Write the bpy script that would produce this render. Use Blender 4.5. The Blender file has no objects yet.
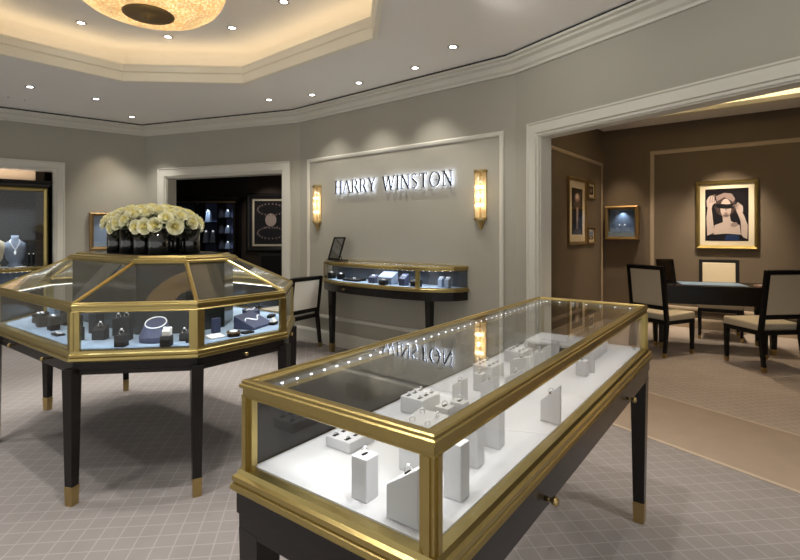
import bpy, math, random
from mathutils import Vector, Matrix, geometry
random.seed(7)
sc = bpy.context.scene
col = sc.collection
PI = math.pi
R = math.radians

# ------------------------------------------------------------------ materials
def nodes(name):
    m = bpy.data.materials.new(name); m.use_nodes = True
    nt = m.node_tree; nt.nodes.clear()
    out = nt.nodes.new('ShaderNodeOutputMaterial')
    return m, nt, out
def L(nt, a, b): nt.links.new(a, b)
def pbr(name, c, rough=.5, metal=0, spec=.5, noise=0, nscale=20, bump=0, bscale=200, coat=0, em=None, ems=0, stretch=None):
    m, nt, out = nodes(name)
    b = nt.nodes.new('ShaderNodeBsdfPrincipled'); L(nt, b.outputs[0], out.inputs[0])
    b.inputs['Base Color'].default_value = (*c, 1)
    b.inputs['Roughness'].default_value = rough; b.inputs['Metallic'].default_value = metal
    b.inputs['Specular IOR Level'].default_value = spec; b.inputs['Coat Weight'].default_value = coat
    tc = nt.nodes.new('ShaderNodeTexCoord')
    src = tc.outputs['Object']
    if stretch:
        mp = nt.nodes.new('ShaderNodeMapping'); mp.inputs['Scale'].default_value = stretch
        L(nt, src, mp.inputs[0]); src = mp.outputs[0]
    if noise:
        n = nt.nodes.new('ShaderNodeTexNoise'); n.inputs['Scale'].default_value = nscale; n.inputs['Detail'].default_value = 5
        L(nt, src, n.inputs['Vector'])
        r = nt.nodes.new('ShaderNodeMapRange'); r.inputs[3].default_value = 1-noise; r.inputs[4].default_value = 1+noise
        L(nt, n.outputs[0], r.inputs[0])
        mx = nt.nodes.new('ShaderNodeMix'); mx.data_type = 'RGBA'; mx.blend_type = 'MULTIPLY'; mx.inputs[0].default_value = 1
        mx.inputs[6].default_value = (*c, 1); L(nt, r.outputs[0], mx.inputs[7]); L(nt, mx.outputs[2], b.inputs['Base Color'])
    if bump:
        n = nt.nodes.new('ShaderNodeTexNoise'); n.inputs['Scale'].default_value = bscale
        L(nt, src, n.inputs['Vector'])
        bp = nt.nodes.new('ShaderNodeBump'); bp.inputs['Strength'].default_value = bump; bp.inputs['Distance'].default_value = .002
        L(nt, n.outputs[0], bp.inputs['Height']); L(nt, bp.outputs[0], b.inputs['Normal'])
    if em:
        b.inputs['Emission Color'].default_value = (*em, 1); b.inputs['Emission Strength'].default_value = ems
    return m
def emit(name, c, s):
    m, nt, out = nodes(name); e = nt.nodes.new('ShaderNodeEmission')
    e.inputs[0].default_value = (*c, 1); e.inputs[1].default_value = s; L(nt, e.outputs[0], out.inputs[0]); return m
def glass(name, tint=(1, 1, 1), k=.05, power=5):
    m, nt, out = nodes(name)
    t = nt.nodes.new('ShaderNodeBsdfTransparent'); t.inputs[0].default_value = (*tint, 1)
    g = nt.nodes.new('ShaderNodeBsdfGlossy'); g.inputs['Roughness'].default_value = .01; g.inputs[0].default_value = (1, 1, 1, 1)
    lw = nt.nodes.new('ShaderNodeLayerWeight'); lw.inputs[0].default_value = .5
    p = nt.nodes.new('ShaderNodeMath'); p.operation = 'POWER'; p.inputs[1].default_value = power; L(nt, lw.outputs['Facing'], p.inputs[0])
    a = nt.nodes.new('ShaderNodeMath'); a.operation = 'MULTIPLY_ADD'; a.inputs[1].default_value = 1-k; a.inputs[2].default_value = k
    L(nt, p.outputs[0], a.inputs[0])
    mx = nt.nodes.new('ShaderNodeMixShader'); L(nt, a.outputs[0], mx.inputs[0]); L(nt, t.outputs[0], mx.inputs[1]); L(nt, g.outputs[0], mx.inputs[2])
    L(nt, mx.outputs[0], out.inputs[0]); return m

M = {}
M['wall'] = pbr('wall_paint', (.375, .36, .305), .75, spec=.2, noise=.03, nscale=3, bump=.15, bscale=300)
M['trim'] = pbr('trim_paint', (.60, .585, .515), .5, spec=.35, noise=.02, nscale=3)
M['ceiling'] = pbr('ceiling_paint', (.88, .86, .82), .85, spec=.1, noise=.02, nscale=2)
M['tray'] = pbr('tray_paint', (.88, .84, .71), .85, spec=.1, noise=.02, nscale=2)
M['slot'] = pbr('slot_black', (.012, .012, .012), .7, noise=.2)
M['gold'] = pbr('brushed_gold', (.43, .335, .13), .32, metal=1, noise=.12, nscale=9, bump=.25, bscale=90)
M['brass'] = pbr('brass', (.46, .34, .15), .3, metal=1, noise=.08, nscale=12)
M['bronze'] = pbr('dark_bronze', (.27, .18, .08), .5, metal=.8, noise=.15, nscale=14)
M['black'] = pbr('black_lacquer', (.012, .010, .009), .25, spec=.3, noise=.1, nscale=8)
M['blackwood'] = pbr('black_stained_wood', (.010, .009, .008), .4, spec=.25, noise=.25, nscale=14, stretch=(1, 1, .1))
M['glass'] = glass('clear_glass', (.985, .99, .985), .024)
M['pictureglass'] = glass('anti_reflective_glass', (.99, .99, .99), .004, 6)
M['darkglass'] = glass('smoked_glass', (.13, .13, .12), .035, 4.5)
M['coreglass'] = pbr('smoked_core_panel', (.022, .026, .024), .2, spec=.3, noise=.1, nscale=4)
M['whitefab'] = pbr('white_leatherette', (.55, .55, .56), .6, noise=.02, nscale=40, bump=.2, bscale=400)
M['bluefab'] = pbr('pale_blue_suede', (.24, .32, .42), .85, noise=.04, nscale=40, bump=.2, bscale=400)
M['navy'] = pbr('navy_velvet', (.035, .045, .10), .6, noise=.2, nscale=30, bump=.3, bscale=300)
M['blackfab'] = pbr('black_leatherette', (.006, .006, .006), .6, spec=.2, noise=.15, nscale=30, bump=.3, bscale=300)
M['cream'] = pbr('cream_upholstery', (.60, .52, .38), .85, noise=.05, nscale=60, bump=.3, bscale=500)
M['ivory'] = pbr('ivory_upholstery', (.84, .79, .68), .85, noise=.04, nscale=60, bump=.3, bscale=500)
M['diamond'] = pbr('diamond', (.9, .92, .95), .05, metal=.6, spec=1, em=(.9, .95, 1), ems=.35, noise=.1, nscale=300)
M['platinum'] = pbr('platinum', (.75, .74, .72), .18, metal=1, noise=.05, nscale=60)
M['ringgold'] = pbr('ring_metal', (.22, .17, .12), .25, metal=1, noise=.1, nscale=60)
M['petal'] = pbr('rose_petal', (.97, .95, .70), .6, noise=.08, nscale=25, bump=.1, bscale=80)
M['petal_in'] = pbr('rose_heart', (.93, .86, .42), .6, noise=.08, nscale=25)
M['stem'] = pbr('rose_stem', (.07, .13, .03), .6, noise=.2, nscale=30)
M['vase'] = pbr('black_glass_vase', (.006, .007, .006), .06, spec=.8, coat=.5, noise=.2, nscale=6)
M['taupe'] = pbr('taupe_wallcovering', (.165, .13, .095), .8, spec=.2, noise=.06, nscale=4, bump=.2, bscale=300)
M['taupetrim'] = pbr('taupe_trim', (.40, .32, .23), .55, noise=.04, nscale=4)
M['darkbrown'] = pbr('dark_brown_wallcovering', (.050, .038, .030), .8, spec=.2, noise=.06, nscale=4)
M['mat'] = pbr('cream_mat_board', (.74, .66, .50), .9, noise=.02, nscale=40)
M['skin'] = pbr('print_highlights', (.50, .40, .36), .8, spec=.03, noise=.10, nscale=14)
M['skin2'] = pbr('print_midtone', (.26, .19, .175), .8, spec=.03, noise=.12, nscale=14)
M['hair'] = pbr('print_hair', (.07, .045, .04), .8, spec=.03, noise=.35, nscale=30)
M['print'] = pbr('print_black', (.012, .010, .012), .8, spec=.03, noise=.2, nscale=20)
M['printblue'] = pbr('print_blue', (.02, .035, .10), .8, spec=.03, noise=.3, nscale=20)
M['lip'] = pbr('print_lips', (.25, .10, .10), .7, noise=.1)
M['mirror'] = pbr('mirror_glass', (.5, .5, .5), .03, metal=1, noise=.02)
M['led'] = emit('led_white', (.95, .97, 1), 3.5)
M['ledwarm'] = emit('cove_led_warm', (1, .78, .50), .8)
M['ledside'] = emit('side_cove_led', (1, .78, .50), 3)
M['down'] = emit('downlight_lens', (1, .95, .88), 16)
M['bulb'] = emit('sconce_bulb', (1, .80, .52), 9)
M['halo'] = emit('sign_backlight', (.68, .77, 1), 7)
M['chrome'] = pbr('brushed_steel', (.42, .42, .43), .3, metal=1, noise=.05, nscale=60)
M['steel'] = pbr('dark_steel', (.05, .05, .055), .35, metal=.6, noise=.05, nscale=60)
M['conback'] = pbr('grey_blue_lining', (.05, .06, .08), .5, noise=.1, nscale=9)
M['paper'] = pbr('white_card', (.75, .74, .70), .8, noise=.02)
M['pink'] = pbr('pink_card', (.60, .40, .32), .8, noise=.05)
M['padblue'] = pbr('blue_desk_leather', (.22, .34, .50), .55, noise=.05, nscale=30)
M['greydeck'] = pbr('grey_suede', (.26, .28, .30), .85, noise=.05, nscale=30)
M['bust'] = pbr('blue_grey_bust_velvet', (.22, .27, .36), .8, noise=.06, nscale=30)
M['nicheblue'] = pbr('blue_lined_niche', (.17, .22, .31), .8, noise=.05, nscale=30)

# sconce tube glass: ribbed and warm
m, nt, out = nodes('sconce_ribbed_glass')
t = nt.nodes.new('ShaderNodeBsdfTranslucent'); t.inputs[0].default_value = (.45, .38, .27, 1)
tr = nt.nodes.new('ShaderNodeBsdfTransparent'); tr.inputs[0].default_value = (1, .86, .6, 1)
g = nt.nodes.new('ShaderNodeBsdfGlossy'); g.inputs['Roughness'].default_value = .15
mx = nt.nodes.new('ShaderNodeMixShader'); mx.inputs[0].default_value = .7; L(nt, t.outputs[0], mx.inputs[1]); L(nt, tr.outputs[0], mx.inputs[2])
m2 = nt.nodes.new('ShaderNodeMixShader'); m2.inputs[0].default_value = .1; L(nt, mx.outputs[0], m2.inputs[1]); L(nt, g.outputs[0], m2.inputs[2])
L(nt, m2.outputs[0], out.inputs[0]); M['sconceglass'] = m

# chandelier beaded bowl: glows, broken up by a fine cell pattern of beads
m, nt, out = nodes('beaded_glass_bowl')
tc = nt.nodes.new('ShaderNodeTexCoord')
v = nt.nodes.new('ShaderNodeTexVoronoi'); v.inputs['Scale'].default_value = 48; L(nt, tc.outputs['Object'], v.inputs['Vector'])
n = nt.nodes.new('ShaderNodeTexNoise'); n.inputs['Scale'].default_value = 6; L(nt, tc.outputs['Object'], n.inputs['Vector'])
cr = nt.nodes.new('ShaderNodeValToRGB'); cr.color_ramp.elements[0].position = .05; cr.color_ramp.elements[0].color = (1, .86, .52, 1)
cr.color_ramp.elements[1].position = .55; cr.color_ramp.elements[1].color = (.62, .33, .10, 1); L(nt, v.outputs['Distance'], cr.inputs[0])
mr = nt.nodes.new('ShaderNodeMapRange'); mr.inputs[1].default_value = .3; mr.inputs[2].default_value = .7; mr.inputs[3].default_value = .45; mr.inputs[4].default_value = 1.0
L(nt, n.outputs[0], mr.inputs[0])
b = nt.nodes.new('ShaderNodeBsdfPrincipled'); b.inputs['Base Color'].default_value = (.8, .55, .25, 1); b.inputs['Roughness'].default_value = .3
L(nt, cr.outputs[0], b.inputs['Emission Color']); L(nt, mr.outputs[0], b.inputs['Emission Strength'])
bp = nt.nodes.new('ShaderNodeBump'); bp.inputs['Strength'].default_value = .6; bp.inputs['Distance'].default_value = .01
L(nt, v.outputs['Distance'], bp.inputs['Height']); L(nt, bp.outputs[0], b.inputs['Normal'])
L(nt, b.outputs[0], out.inputs[0]); M['beads'] = m

# carpets: a lattice of light lines on a heathered ground
def carpet(name, base, line, ang, sx, sy, w, skew=0, lw=1.0):
    m, nt, out = nodes(name)
    b = nt.nodes.new('ShaderNodeBsdfPrincipled'); b.inputs['Roughness'].default_value = .95; b.inputs['Specular IOR Level'].default_value = .1
    b.inputs['Sheen Weight'].default_value = .1
    L(nt, b.outputs[0], out.inputs[0])
    geo = nt.nodes.new('ShaderNodeNewGeometry')
    facs = []
    for a, s in ((ang, sy), (ang+90+skew, sx)):
        # distance measured across lines that run along angle a
        dot = nt.nodes.new('ShaderNodeVectorMath'); dot.operation = 'DOT_PRODUCT'
        dot.inputs[1].default_value = (-math.sin(R(a))/s, math.cos(R(a))/s, 0); L(nt, geo.outputs['Position'], dot.inputs[0])
        fr = nt.nodes.new('ShaderNodeMath'); fr.operation = 'PINGPONG'; fr.inputs[1].default_value = .5; L(nt, dot.outputs['Value'], fr.inputs[0])
        r = nt.nodes.new('ShaderNodeMapRange'); r.interpolation_type = 'SMOOTHSTEP'
        r.inputs[1].default_value = w*.4; r.inputs[2].default_value = w; r.inputs[3].default_value = lw; r.inputs[4].default_value = 0
        L(nt, fr.outputs[0], r.inputs[0]); facs.append(r.outputs[0])
    mxm = nt.nodes.new('ShaderNodeMath'); mxm.operation = 'MAXIMUM'; L(nt, facs[0], mxm.inputs[0]); L(nt, facs[1], mxm.inputs[1])
    n = nt.nodes.new('ShaderNodeTexNoise'); n.inputs['Scale'].default_value = 260; n.inputs['Detail'].default_value = 3; L(nt, geo.outputs['Position'], n.inputs['Vector'])
    n2 = nt.nodes.new('ShaderNodeTexNoise'); n2.inputs['Scale'].default_value = 5; L(nt, geo.outputs['Position'], n2.inputs['Vector'])
    mr = nt.nodes.new('ShaderNodeMapRange'); mr.inputs[3].default_value = .8; mr.inputs[4].default_value = 1.2; L(nt, n.outputs[0], mr.inputs[0])
    mr2 = nt.nodes.new('ShaderNodeMapRange'); mr2.inputs[3].default_value = .9; mr2.inputs[4].default_value = 1.1; L(nt, n2.outputs[0], mr2.inputs[0])
    mu = nt.nodes.new('ShaderNodeMath'); mu.operation = 'MULTIPLY'; L(nt, mr.outputs[0], mu.inputs[0]); L(nt, mr2.outputs[0], mu.inputs[1])
    mc = nt.nodes.new('ShaderNodeMix'); mc.data_type = 'RGBA'; mc.inputs[6].default_value = (*base, 1); mc.inputs[7].default_value = (*line, 1); L(nt, mxm.outputs[0], mc.inputs[0])
    m3 = nt.nodes.new('ShaderNodeMix'); m3.data_type = 'RGBA'; m3.blend_type = 'MULTIPLY'; m3.inputs[0].default_value = 1
    L(nt, mc.outputs[2], m3.inputs[6]); L(nt, mu.outputs[0], m3.inputs[7]); L(nt, m3.outputs[2], b.inputs['Base Color'])
    bp = nt.nodes.new('ShaderNodeBump'); bp.inputs['Strength'].default_value = .4; bp.inputs['Distance'].default_value = .003
    L(nt, n.outputs[0], bp.inputs['Height']); L(nt, bp.outputs[0], b.inputs['Normal'])
    return m
M['carpet'] = carpet('lattice_carpet', (.255, .232, .222), (.40, .375, .362), 6, .088, .088, .05, 4, .52)
M['strip'] = carpet('plain_threshold_carpet', (.34, .27, .21), (.34, .27, .21), 0, .5, .5, .01)
M['border'] = carpet('pale_border_carpet', (.47, .385, .30), (.47, .385, .30), 0, .5, .5, .01)
M['carpet2'] = carpet('side_room_carpet', (.36, .305, .265), (.46, .40, .355), 10, .07, .07, .16, 0, .5)

# ------------------------------------------------------------------ mesh builder
class MB:
    def __init__(s, xf=None): s.v = []; s.f = []; s.xf = xf; s.smooth = False
    def add(s, vs, fs):
        o = len(s.v)
        for p in vs:
            p = Vector(p)
            if s.xf: p = s.xf @ p
            s.v.append(p)
        s.f += [tuple(i+o for i in f) for f in fs]
        return s
    def box(s, x0, x1, y0, y1, z0, z1, mat=None):
        vs = [Vector((x, y, z)) for z in (z0, z1) for x, y in ((x0, y0), (x1, y0), (x1, y1), (x0, y1))]
        if mat: vs = [mat @ p for p in vs]
        return s.add(vs, [(3, 2, 1, 0), (4, 5, 6, 7), (0, 1, 5, 4), (1, 2, 6, 5), (2, 3, 7, 6), (3, 0, 4, 7)])
    def prism(s, poly, z0, z1, poly2=None):
        n = len(poly); p2 = poly2 or poly
        vs = [(x, y, z0) for x, y in poly]+[(x, y, z1) for x, y in p2]
        return s.add(vs, [tuple(range(n))[::-1], tuple(range(n, 2*n))]+[(i, (i+1) % n, n+(i+1) % n, n+i) for i in range(n)])
    def taper(s, cx, cy, z0, z1, w0, w1):
        a, b = w0/2, w1/2
        return s.prism([(cx-a, cy-a), (cx+a, cy-a), (cx+a, cy+a), (cx-a, cy+a)], z0, z1, [(cx-b, cy-b), (cx+b, cy-b), (cx+b, cy+b), (cx-b, cy+b)])
    def slab(s, quad, t):   # a flat polygon in 3D given thickness t along its normal
        q = [Vector(p) for p in quad]; n = (q[1]-q[0]).cross(q[-1]-q[0]).normalized()*t; k = len(q)
        return s.add(q+[p+n for p in q], [tuple(range(k))[::-1], tuple(range(k, 2*k))]+[(i, (i+1) % k, k+(i+1) % k, k+i) for i in range(k)])
    def lathe(s, prof, seg=24, c=(0, 0, 0), a0=0, a1=2*PI):
        full = abs(a1-a0-2*PI) < 1e-6; n = seg if full else seg+1; vs = []
        for i in range(n):
            a = a0+(a1-a0)*i/seg
            for r, z in prof: vs.append((c[0]+r*math.cos(a), c[1]+r*math.sin(a), c[2]+z))
        k = len(prof); fs = []
        for i in range(seg):
            j = (i+1) % n
            for q in range(k-1): fs.append((i*k+q, j*k+q, j*k+q+1, i*k+q+1))
        return s.add(vs, fs)
    def cyl(s, c, r, z0, z1, seg=20, r2=None):
        r2 = r if r2 is None else r2
        return s.prism([(c[0]+r*math.cos(2*PI*i/seg), c[1]+r*math.sin(2*PI*i/seg)) for i in range(seg)], z0, z1,
                       [(c[0]+r2*math.cos(2*PI*i/seg), c[1]+r2*math.sin(2*PI*i/seg)) for i in range(seg)])
    def sweep(s, path, prof, closed=True, profclosed=True):
        # path: 2D points; profile: (offset to the right of travel, height)
        n = len(path); k = len(prof); P = [Vector(p) for p in path]; rings = []
        for i in range(n):
            if closed or 0 < i < n-1: d0 = (P[i]-P[i-1]).normalized(); d1 = (P[(i+1) % n]-P[i]).normalized()
            elif i == 0: d0 = d1 = (P[1]-P[0]).normalized()
            else: d0 = d1 = (P[-1]-P[-2]).normalized()
            n0 = Vector((d0.y, -d0.x)); n1 = Vector((d1.y, -d1.x)); mm = n0+n1; mm = mm/max(1e-6, (1+n0.dot(n1)))
            rings.append([(P[i].x+mm.x*o, P[i].y+mm.y*o, z) for o, z in prof])
        vs = [p for r in rings for p in r]; fs = []
        for i in range(n if closed else n-1):
            j = (i+1) % n
            for q in range(k if profclosed else k-1):
                w = (q+1) % k; fs.append((i*k+q, j*k+q, j*k+w, i*k+w))
        if not closed and profclosed: fs += [tuple(range(k)), tuple(range((n-1)*k, n*k))[::-1]]
        return s.add(vs, fs)
    def tube(s, pts, r, seg=8, closed=False):
        P = [Vector(p) for p in pts]; n = len(P); vs = []
        rr = r if isinstance(r, (list, tuple)) else [r]*n
        up = Vector((0, 0, 1))
        for i in range(n):
            if closed: d = (P[(i+1) % n]-P[i-1]).normalized()
            else: d = (P[min(i+1, n-1)]-P[max(i-1, 0)]).normalized()
            u = up if abs(d.z) < .95 else Vector((1, 0, 0))
            a = d.cross(u).normalized(); b = a.cross(d).normalized()
            for q in range(seg): vs.append(P[i]+(a*math.cos(2*PI*q/seg)+b*math.sin(2*PI*q/seg))*rr[i])
        fs = []
        for i in range(n if closed else n-1):
            j = (i+1) % n
            for q in range(seg): fs.append((i*seg+q, i*seg+(q+1) % seg, j*seg+(q+1) % seg, j*seg+q))
        if not closed: fs += [tuple(range(seg)), tuple(range((n-1)*seg, n*seg))[::-1]]
        return s.add(vs, fs)
    def ball(s, c, r, seg=12, rings=8, sc_=(1, 1, 1)):
        vs = [(c[0]+r*sc_[0]*math.sin(PI*j/rings)*math.cos(2*PI*i/seg), c[1]+r*sc_[1]*math.sin(PI*j/rings)*math.sin(2*PI*i/seg), c[2]+r*sc_[2]*math.cos(PI*j/rings)) for j in range(rings+1) for i in range(seg)]
        return s.add(vs, [(j*seg+i, (j+1)*seg+i, (j+1)*seg+(i+1) % seg, j*seg+(i+1) % seg) for j in range(rings) for i in range(seg)])
    def build(s, name, mat, parent=None, smooth=False, bevel=0, **k):
        me = bpy.data.meshes.new(name); me.from_pydata([tuple(p) for p in s.v], [], s.f)
        import bmesh
        bm = bmesh.new(); bm.from_mesh(me); bmesh.ops.remove_doubles(bm, verts=bm.verts, dist=1e-6)
        bmesh.ops.recalc_face_normals(bm, faces=bm.faces); bm.to_mesh(me); bm.free()
        me.materials.append(M[mat] if isinstance(mat, str) else mat)
        if smooth: me.polygons.foreach_set('use_smooth', [True]*len(me.polygons))
        o = bpy.data.objects.new(name, me); col.objects.link(o)
        if parent: o.parent = parent
        if bevel:
            b = o.modifiers.new('bevel', 'BEVEL'); b.width = bevel; b.segments = 2; b.limit_method = 'ANGLE'; b.angle_limit = R(40)
        for kk, vv in k.items(): o[kk] = vv
        return o
def thing(name, label, cat, loc=(0, 0, 0), rz=0, group=None):
    o = bpy.data.objects.new(name, None); col.objects.link(o); o.location = loc; o.rotation_euler = (0, 0, rz); o.empty_display_size = .1
    o['label'] = label; o['category'] = cat
    if group: o['group'] = group
    return o
def tag(o, label, cat, group=None):
    o['label'] = label; o['category'] = cat
    if group: o['group'] = group
    return o
KIDS = {}
def copy_tree(o, label=None, loc=None, rz=None, group=None, parent=None):
    c = o.copy(); col.objects.link(c)
    if parent: c.parent = parent
    if label: c['label'] = label
    if group: c['group'] = group
    if loc is not None: c.location = loc
    if rz is not None: c.rotation_euler = (0, 0, rz)
    for ch in [x for x in list(col.objects) if x.parent == o]: copy_tree(ch, parent=c)
    return c
def frame_xf(): return Matrix(((1, 0, 0, 0), (0, 0, -1, 0), (0, 1, 0, 0), (0, 0, 0, 1)))   # (x, z) drawing -> wall plane, height -> toward viewer (-Y)
def struct(o): o['kind'] = 'structure'; return o
def light(name, kind, loc, energy, color=(1, 1, 1), target=None, size=.1, size_y=None, spot=60, blend=.5, parent=None):
    d = bpy.data.lights.new(name, kind); d.energy = energy; d.color = color
    if kind == 'AREA':
        d.shape = 'RECTANGLE' if size_y else 'DISK'; d.size = size
        if size_y: d.size_y = size_y
    elif kind == 'SPOT': d.spot_size = R(spot); d.spot_blend = blend; d.shadow_soft_size = size
    else: d.shadow_soft_size = size
    o = bpy.data.objects.new(name, d); col.objects.link(o); o.location = loc
    if target is not None: o.rotation_euler = (Vector(target)-Vector(loc)).to_track_quat('-Z', 'Y').to_euler()
    if parent: o.parent = parent
    return o

def strip_light(a, b, z, energy, color, w=.02, down=-1, spread=120):
    # a slim LED bar from a to b (2D), shining straight down (or up)
    a, b = Vector(a[:2]), Vector(b[:2]); c = (a+b)/2; d = (b-a); ln = d.length; d.normalize()
    dat = bpy.data.lights.new('led_bar', 'AREA'); dat.shape = 'RECTANGLE'; dat.size = ln; dat.size_y = w; dat.energy = energy; dat.color = color; dat.spread = R(spread)
    o = bpy.data.objects.new('led_bar', dat); col.objects.link(o)
    o.location = (c.x, c.y, z); o.rotation_euler = (0 if down < 0 else PI, 0, math.atan2(d.y, d.x)*(1 if down < 0 else 1))
    return o

# ------------------------------------------------------------------ the room
H = 3.02
C1 = Vector((1.07, 4.54)); C2 = Vector((-1.33, 6.53)); C3 = Vector((-3.87, 7.48))
dR = Vector((math.cos(R(-57.8)), math.sin(R(-57.8)))); E1 = C1+dR*5.5
dS = (C2-C1).normalized(); dM = (C3-C2).normalized(); dL = Vector((-.773, -.634)).normalized(); E3 = C3+dL*6
nS = Vector((dS.y*-1, dS.x))      # toward the viewer for the sign wall
nS = Vector((-.64, -.768))

def wall_run(name, p0, p1, openings, mat='wall', h=H, th=.16):
    # seen from inside the room, walking p0 -> p1 with the room on the left-hand side; thickness goes to the other side
    d = (p1-p0); ln = d.length; d.normalize(); n = Vector((d.y, -d.x))
    ang = math.atan2(d.y, d.x); mt = Matrix.Translation((p0.x, p0.y, 0)) @ Matrix.Rotation(ang, 4, 'Z')
    b = MB(mt); x = 0
    for a, c, zt in openings:
        b.box(x, a, -th, 0, 0, h); b.box(a, c, -th, 0, zt, h); x = c
    b.box(x, ln, -th, 0, 0, h)
    return struct(b.build(name, mat)), mt
ZT = 2.25
w, mtR = wall_run('wall_right', E1, C1, [(5.5-3.9, 5.5-.29, ZT)], th=.12)
w, mtS = wall_run('wall_back', C1, C2, [])
w, mtM = wall_run('wall_middle', C2, C3, [(.27, 2.30, 2.22)])
w, mtL = wall_run('wall_left', C3, E3, [(1.14, 3.3, 2.26)])

def casing(name, mt, a, c, zt, w=.115, th=.035, reveal=.16):
    # profile swept round an opening; drawn in (x, z) of the wall
    b = MB(mt @ Matrix(((1, 0, 0, 0), (0, 0, 1, 0), (0, 1, 0, 0), (0, 0, 0, 1))))
    path = [(c, 0), (c, zt), (a, zt), (a, 0)]
    b.sweep(path, [(0, 0), (0, th*.55), (.02, th*.55), (.025, th), (w-.02, th), (w-.012, th*1.3), (w, th*1.3), (w, 0)], closed=False)
    b.sweep(path, [(.001, -reveal-.01), (.001, 0.002), (-.012, .002), (-.012, -reveal-.01)], closed=False)
    return struct(b.build(name, 'trim'))
casing('trim_1', mtR, 5.5-3.9, 5.5-.29, ZT, w=.118, reveal=.12)
casing('trim_2', mtM, .27, 2.30, 2.22, w=.14)
casing('trim_3', mtL, 1.14, 3.3, 2.26)

inner = [E1, C1, C2, C3, E3]
b = MB(); b.sweep([tuple(p) for p in inner], [(-0.001, 2.87), (-.02, 2.87), (-.025, 2.89), (-.05, 2.905), (-.075, 2.945), (-.115, 2.958), (-.12, 2.975), (-.15, 2.98), (-.15, 3.0), (-.001, 3.0)], closed=False)
struct(b.build('trim_4', 'trim'))
b = MB(); b.sweep([tuple(p) for p in inner], [(0.0, 3.0), (-.138, 3.0), (-.138, 3.019), (0, 3.019)], closed=False)
struct(b.build('trim_5', 'slot'))

def base(name, pts, mat='trim', h=.17):
    b = MB(); b.sweep([tuple(p) for p in pts], [(-.001, 0.001), (-.025, 0.001), (-.025, h-.03), (-.018, h-.012), (-.012, h), (-.001, h)], closed=False)
    return struct(b.build(name, mat))
base('baseboard_back', [C1+dR*.15, C1, C2, C2+dM*.15])
base('baseboard_middle', [C2+dM*2.45, C3, C3+dL*1.02])
base('baseboard_left', [C3+dL*3.42, E3])
base('baseboard_right', [E1, C1+dR*4.05])

def wall_panel(name, mt, x0, x1, z0, z1, mat='trim', w=.045):
    b = MB(mt @ Matrix(((1, 0, 0, 0), (0, 0, 1, 0), (0, 1, 0, 0), (0, 0, 0, 1))))
    b.sweep([(x0, z0), (x1, z0), (x1, z1), (x0, z1)], [(-w, 0), (-w, .008), (-w*.8, .016), (-w*.3, .02), (0, .012), (0, 0)])
    return struct(b.build(name, mat))
wall_panel('trim_6', mtS, .12, 2.96, .32, 2.36)

# ceiling with an octagonal tray
TA = R(-40); TC = Vector((-1.73, 3.49)) + Vector((math.cos(TA), math.sin(TA)))*-.13
def loc2(u, v, c=TC, a=TA): return (c.x+u*math.cos(a)-v*math.sin(a), c.y+u*math.sin(a)+v*math.cos(a))
def octa(u0, v0, U, V): return [(u0, -V), (U, -v0), (U, v0), (u0, V), (-u0, V), (-U, v0), (-U, -v0), (-u0, -V)]
hole = [loc2(u, v) for u, v in octa(.95, .52, 1.85, 1.38)]
outer = [(-8.8, -1.6), (4.0, -1.6), tuple(E1), tuple(C1), tuple(C2), tuple(C3), tuple(E3), (-8.8, 3.4)]
def holed(poly, hol, z, mt=None):
    b = MB(); pv = [Vector((x, y, z)) for x, y in poly]; hv = [Vector((x, y, z)) for x, y in hol]
    tris = geometry.tessellate_polygon([pv, hv]); b.add(pv+hv, [tuple(t) for t in tris]); return b
b = holed(outer, hole, H)
struct(b.build('ceiling', 'ceiling'))
b = MB(); b.sweep(hole, [(.03, 2.995), (-.010, 2.995), (-.014, 3.005), (-.014, 3.078), (-.004, 3.083), (-.004, 3.09), (-.020, 3.098), (-.020, 3.150), (-.026, 3.160), (-.026, 3.168), (.03, 3.168)])
struct(b.build('trim_8', 'tray'))
ZU = 3.40
prof = [(.03, 3.10), (.42, 3.10), (.42, 3.17)]+[(.20+.22*math.cos(a), 3.17+.23*math.sin(a)) for a in [R(x) for x in range(10, 91, 10)]]
b = MB(); b.sweep(hole, prof, profclosed=False)
k = len(prof); ring = [b.v[i*k+k-1].copy() for i in range(8)]
b.add(ring, [tuple(range(8))])
struct(b.build('ceiling_tray', 'ceiling'))
b = MB(); b.sweep(hole, [(.08, 3.102), (.10, 3.102), (.10, 3.108), (.08, 3.108)])
struct(b.build('trim_9', 'ledwarm'))

for i in range(8):
    a_, c_ = Vector(hole[i]), Vector(hole[(i+1) % 8]); m_ = (a_+c_)/2; k_ = 1.07
    strip_light(TC+(a_-TC)*k_, TC+(c_-TC)*k_, 3.125, .58*(c_-a_).length, (1, .74, .44), .03, 1, 170)
# floors
b = MB(); b.prism([(-9, -1.6), (4.0, -1.6), tuple(E1), tuple(C1), (1.07, 9.6), (-9, 9.6)], -.05, 0)
struct(b.build('floor', 'carpet'))
# threshold band and side room floor
nR = Vector((math.sin(R(57.8)), math.cos(R(57.8))))  # into the side room
nR = Vector((-dR.y, dR.x))
def band(name, a, c, mat, z):
    p = [C1+dR*.2+nR*a, C1+dR*4.6+nR*a, C1+dR*4.6+nR*c, C1+dR*.2+nR*c]
    b = MB(); b.prism([tuple(q) for q in p], -.04, z); return struct(b.build(name, mat))
band('floor_threshold', -.075, .80, 'strip', .003)
band('trim_10', -.105, -.075, 'border', .004)
band('trim_11', .80, .83, 'border', .004)
S = Vector((3.32, 8.03)); dB = Vector((.782, -.623)); dW = Vector((-.63, -.777)); EB = S+dB*5.2; EW = S+dW*4.0
p = [C1+nR*.0+dR*.1, C1+dR*5.6, EB+Vector((1, -1.5)), EB, S, S+dW*4.5]
b = MB(); b.prism([tuple(q) for q in p], -.05, .002); struct(b.build('floor_side', 'carpet2'))
w, mtB = wall_run('wall_side_back', EB, S, [], 'taupe', h=3.07)
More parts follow.
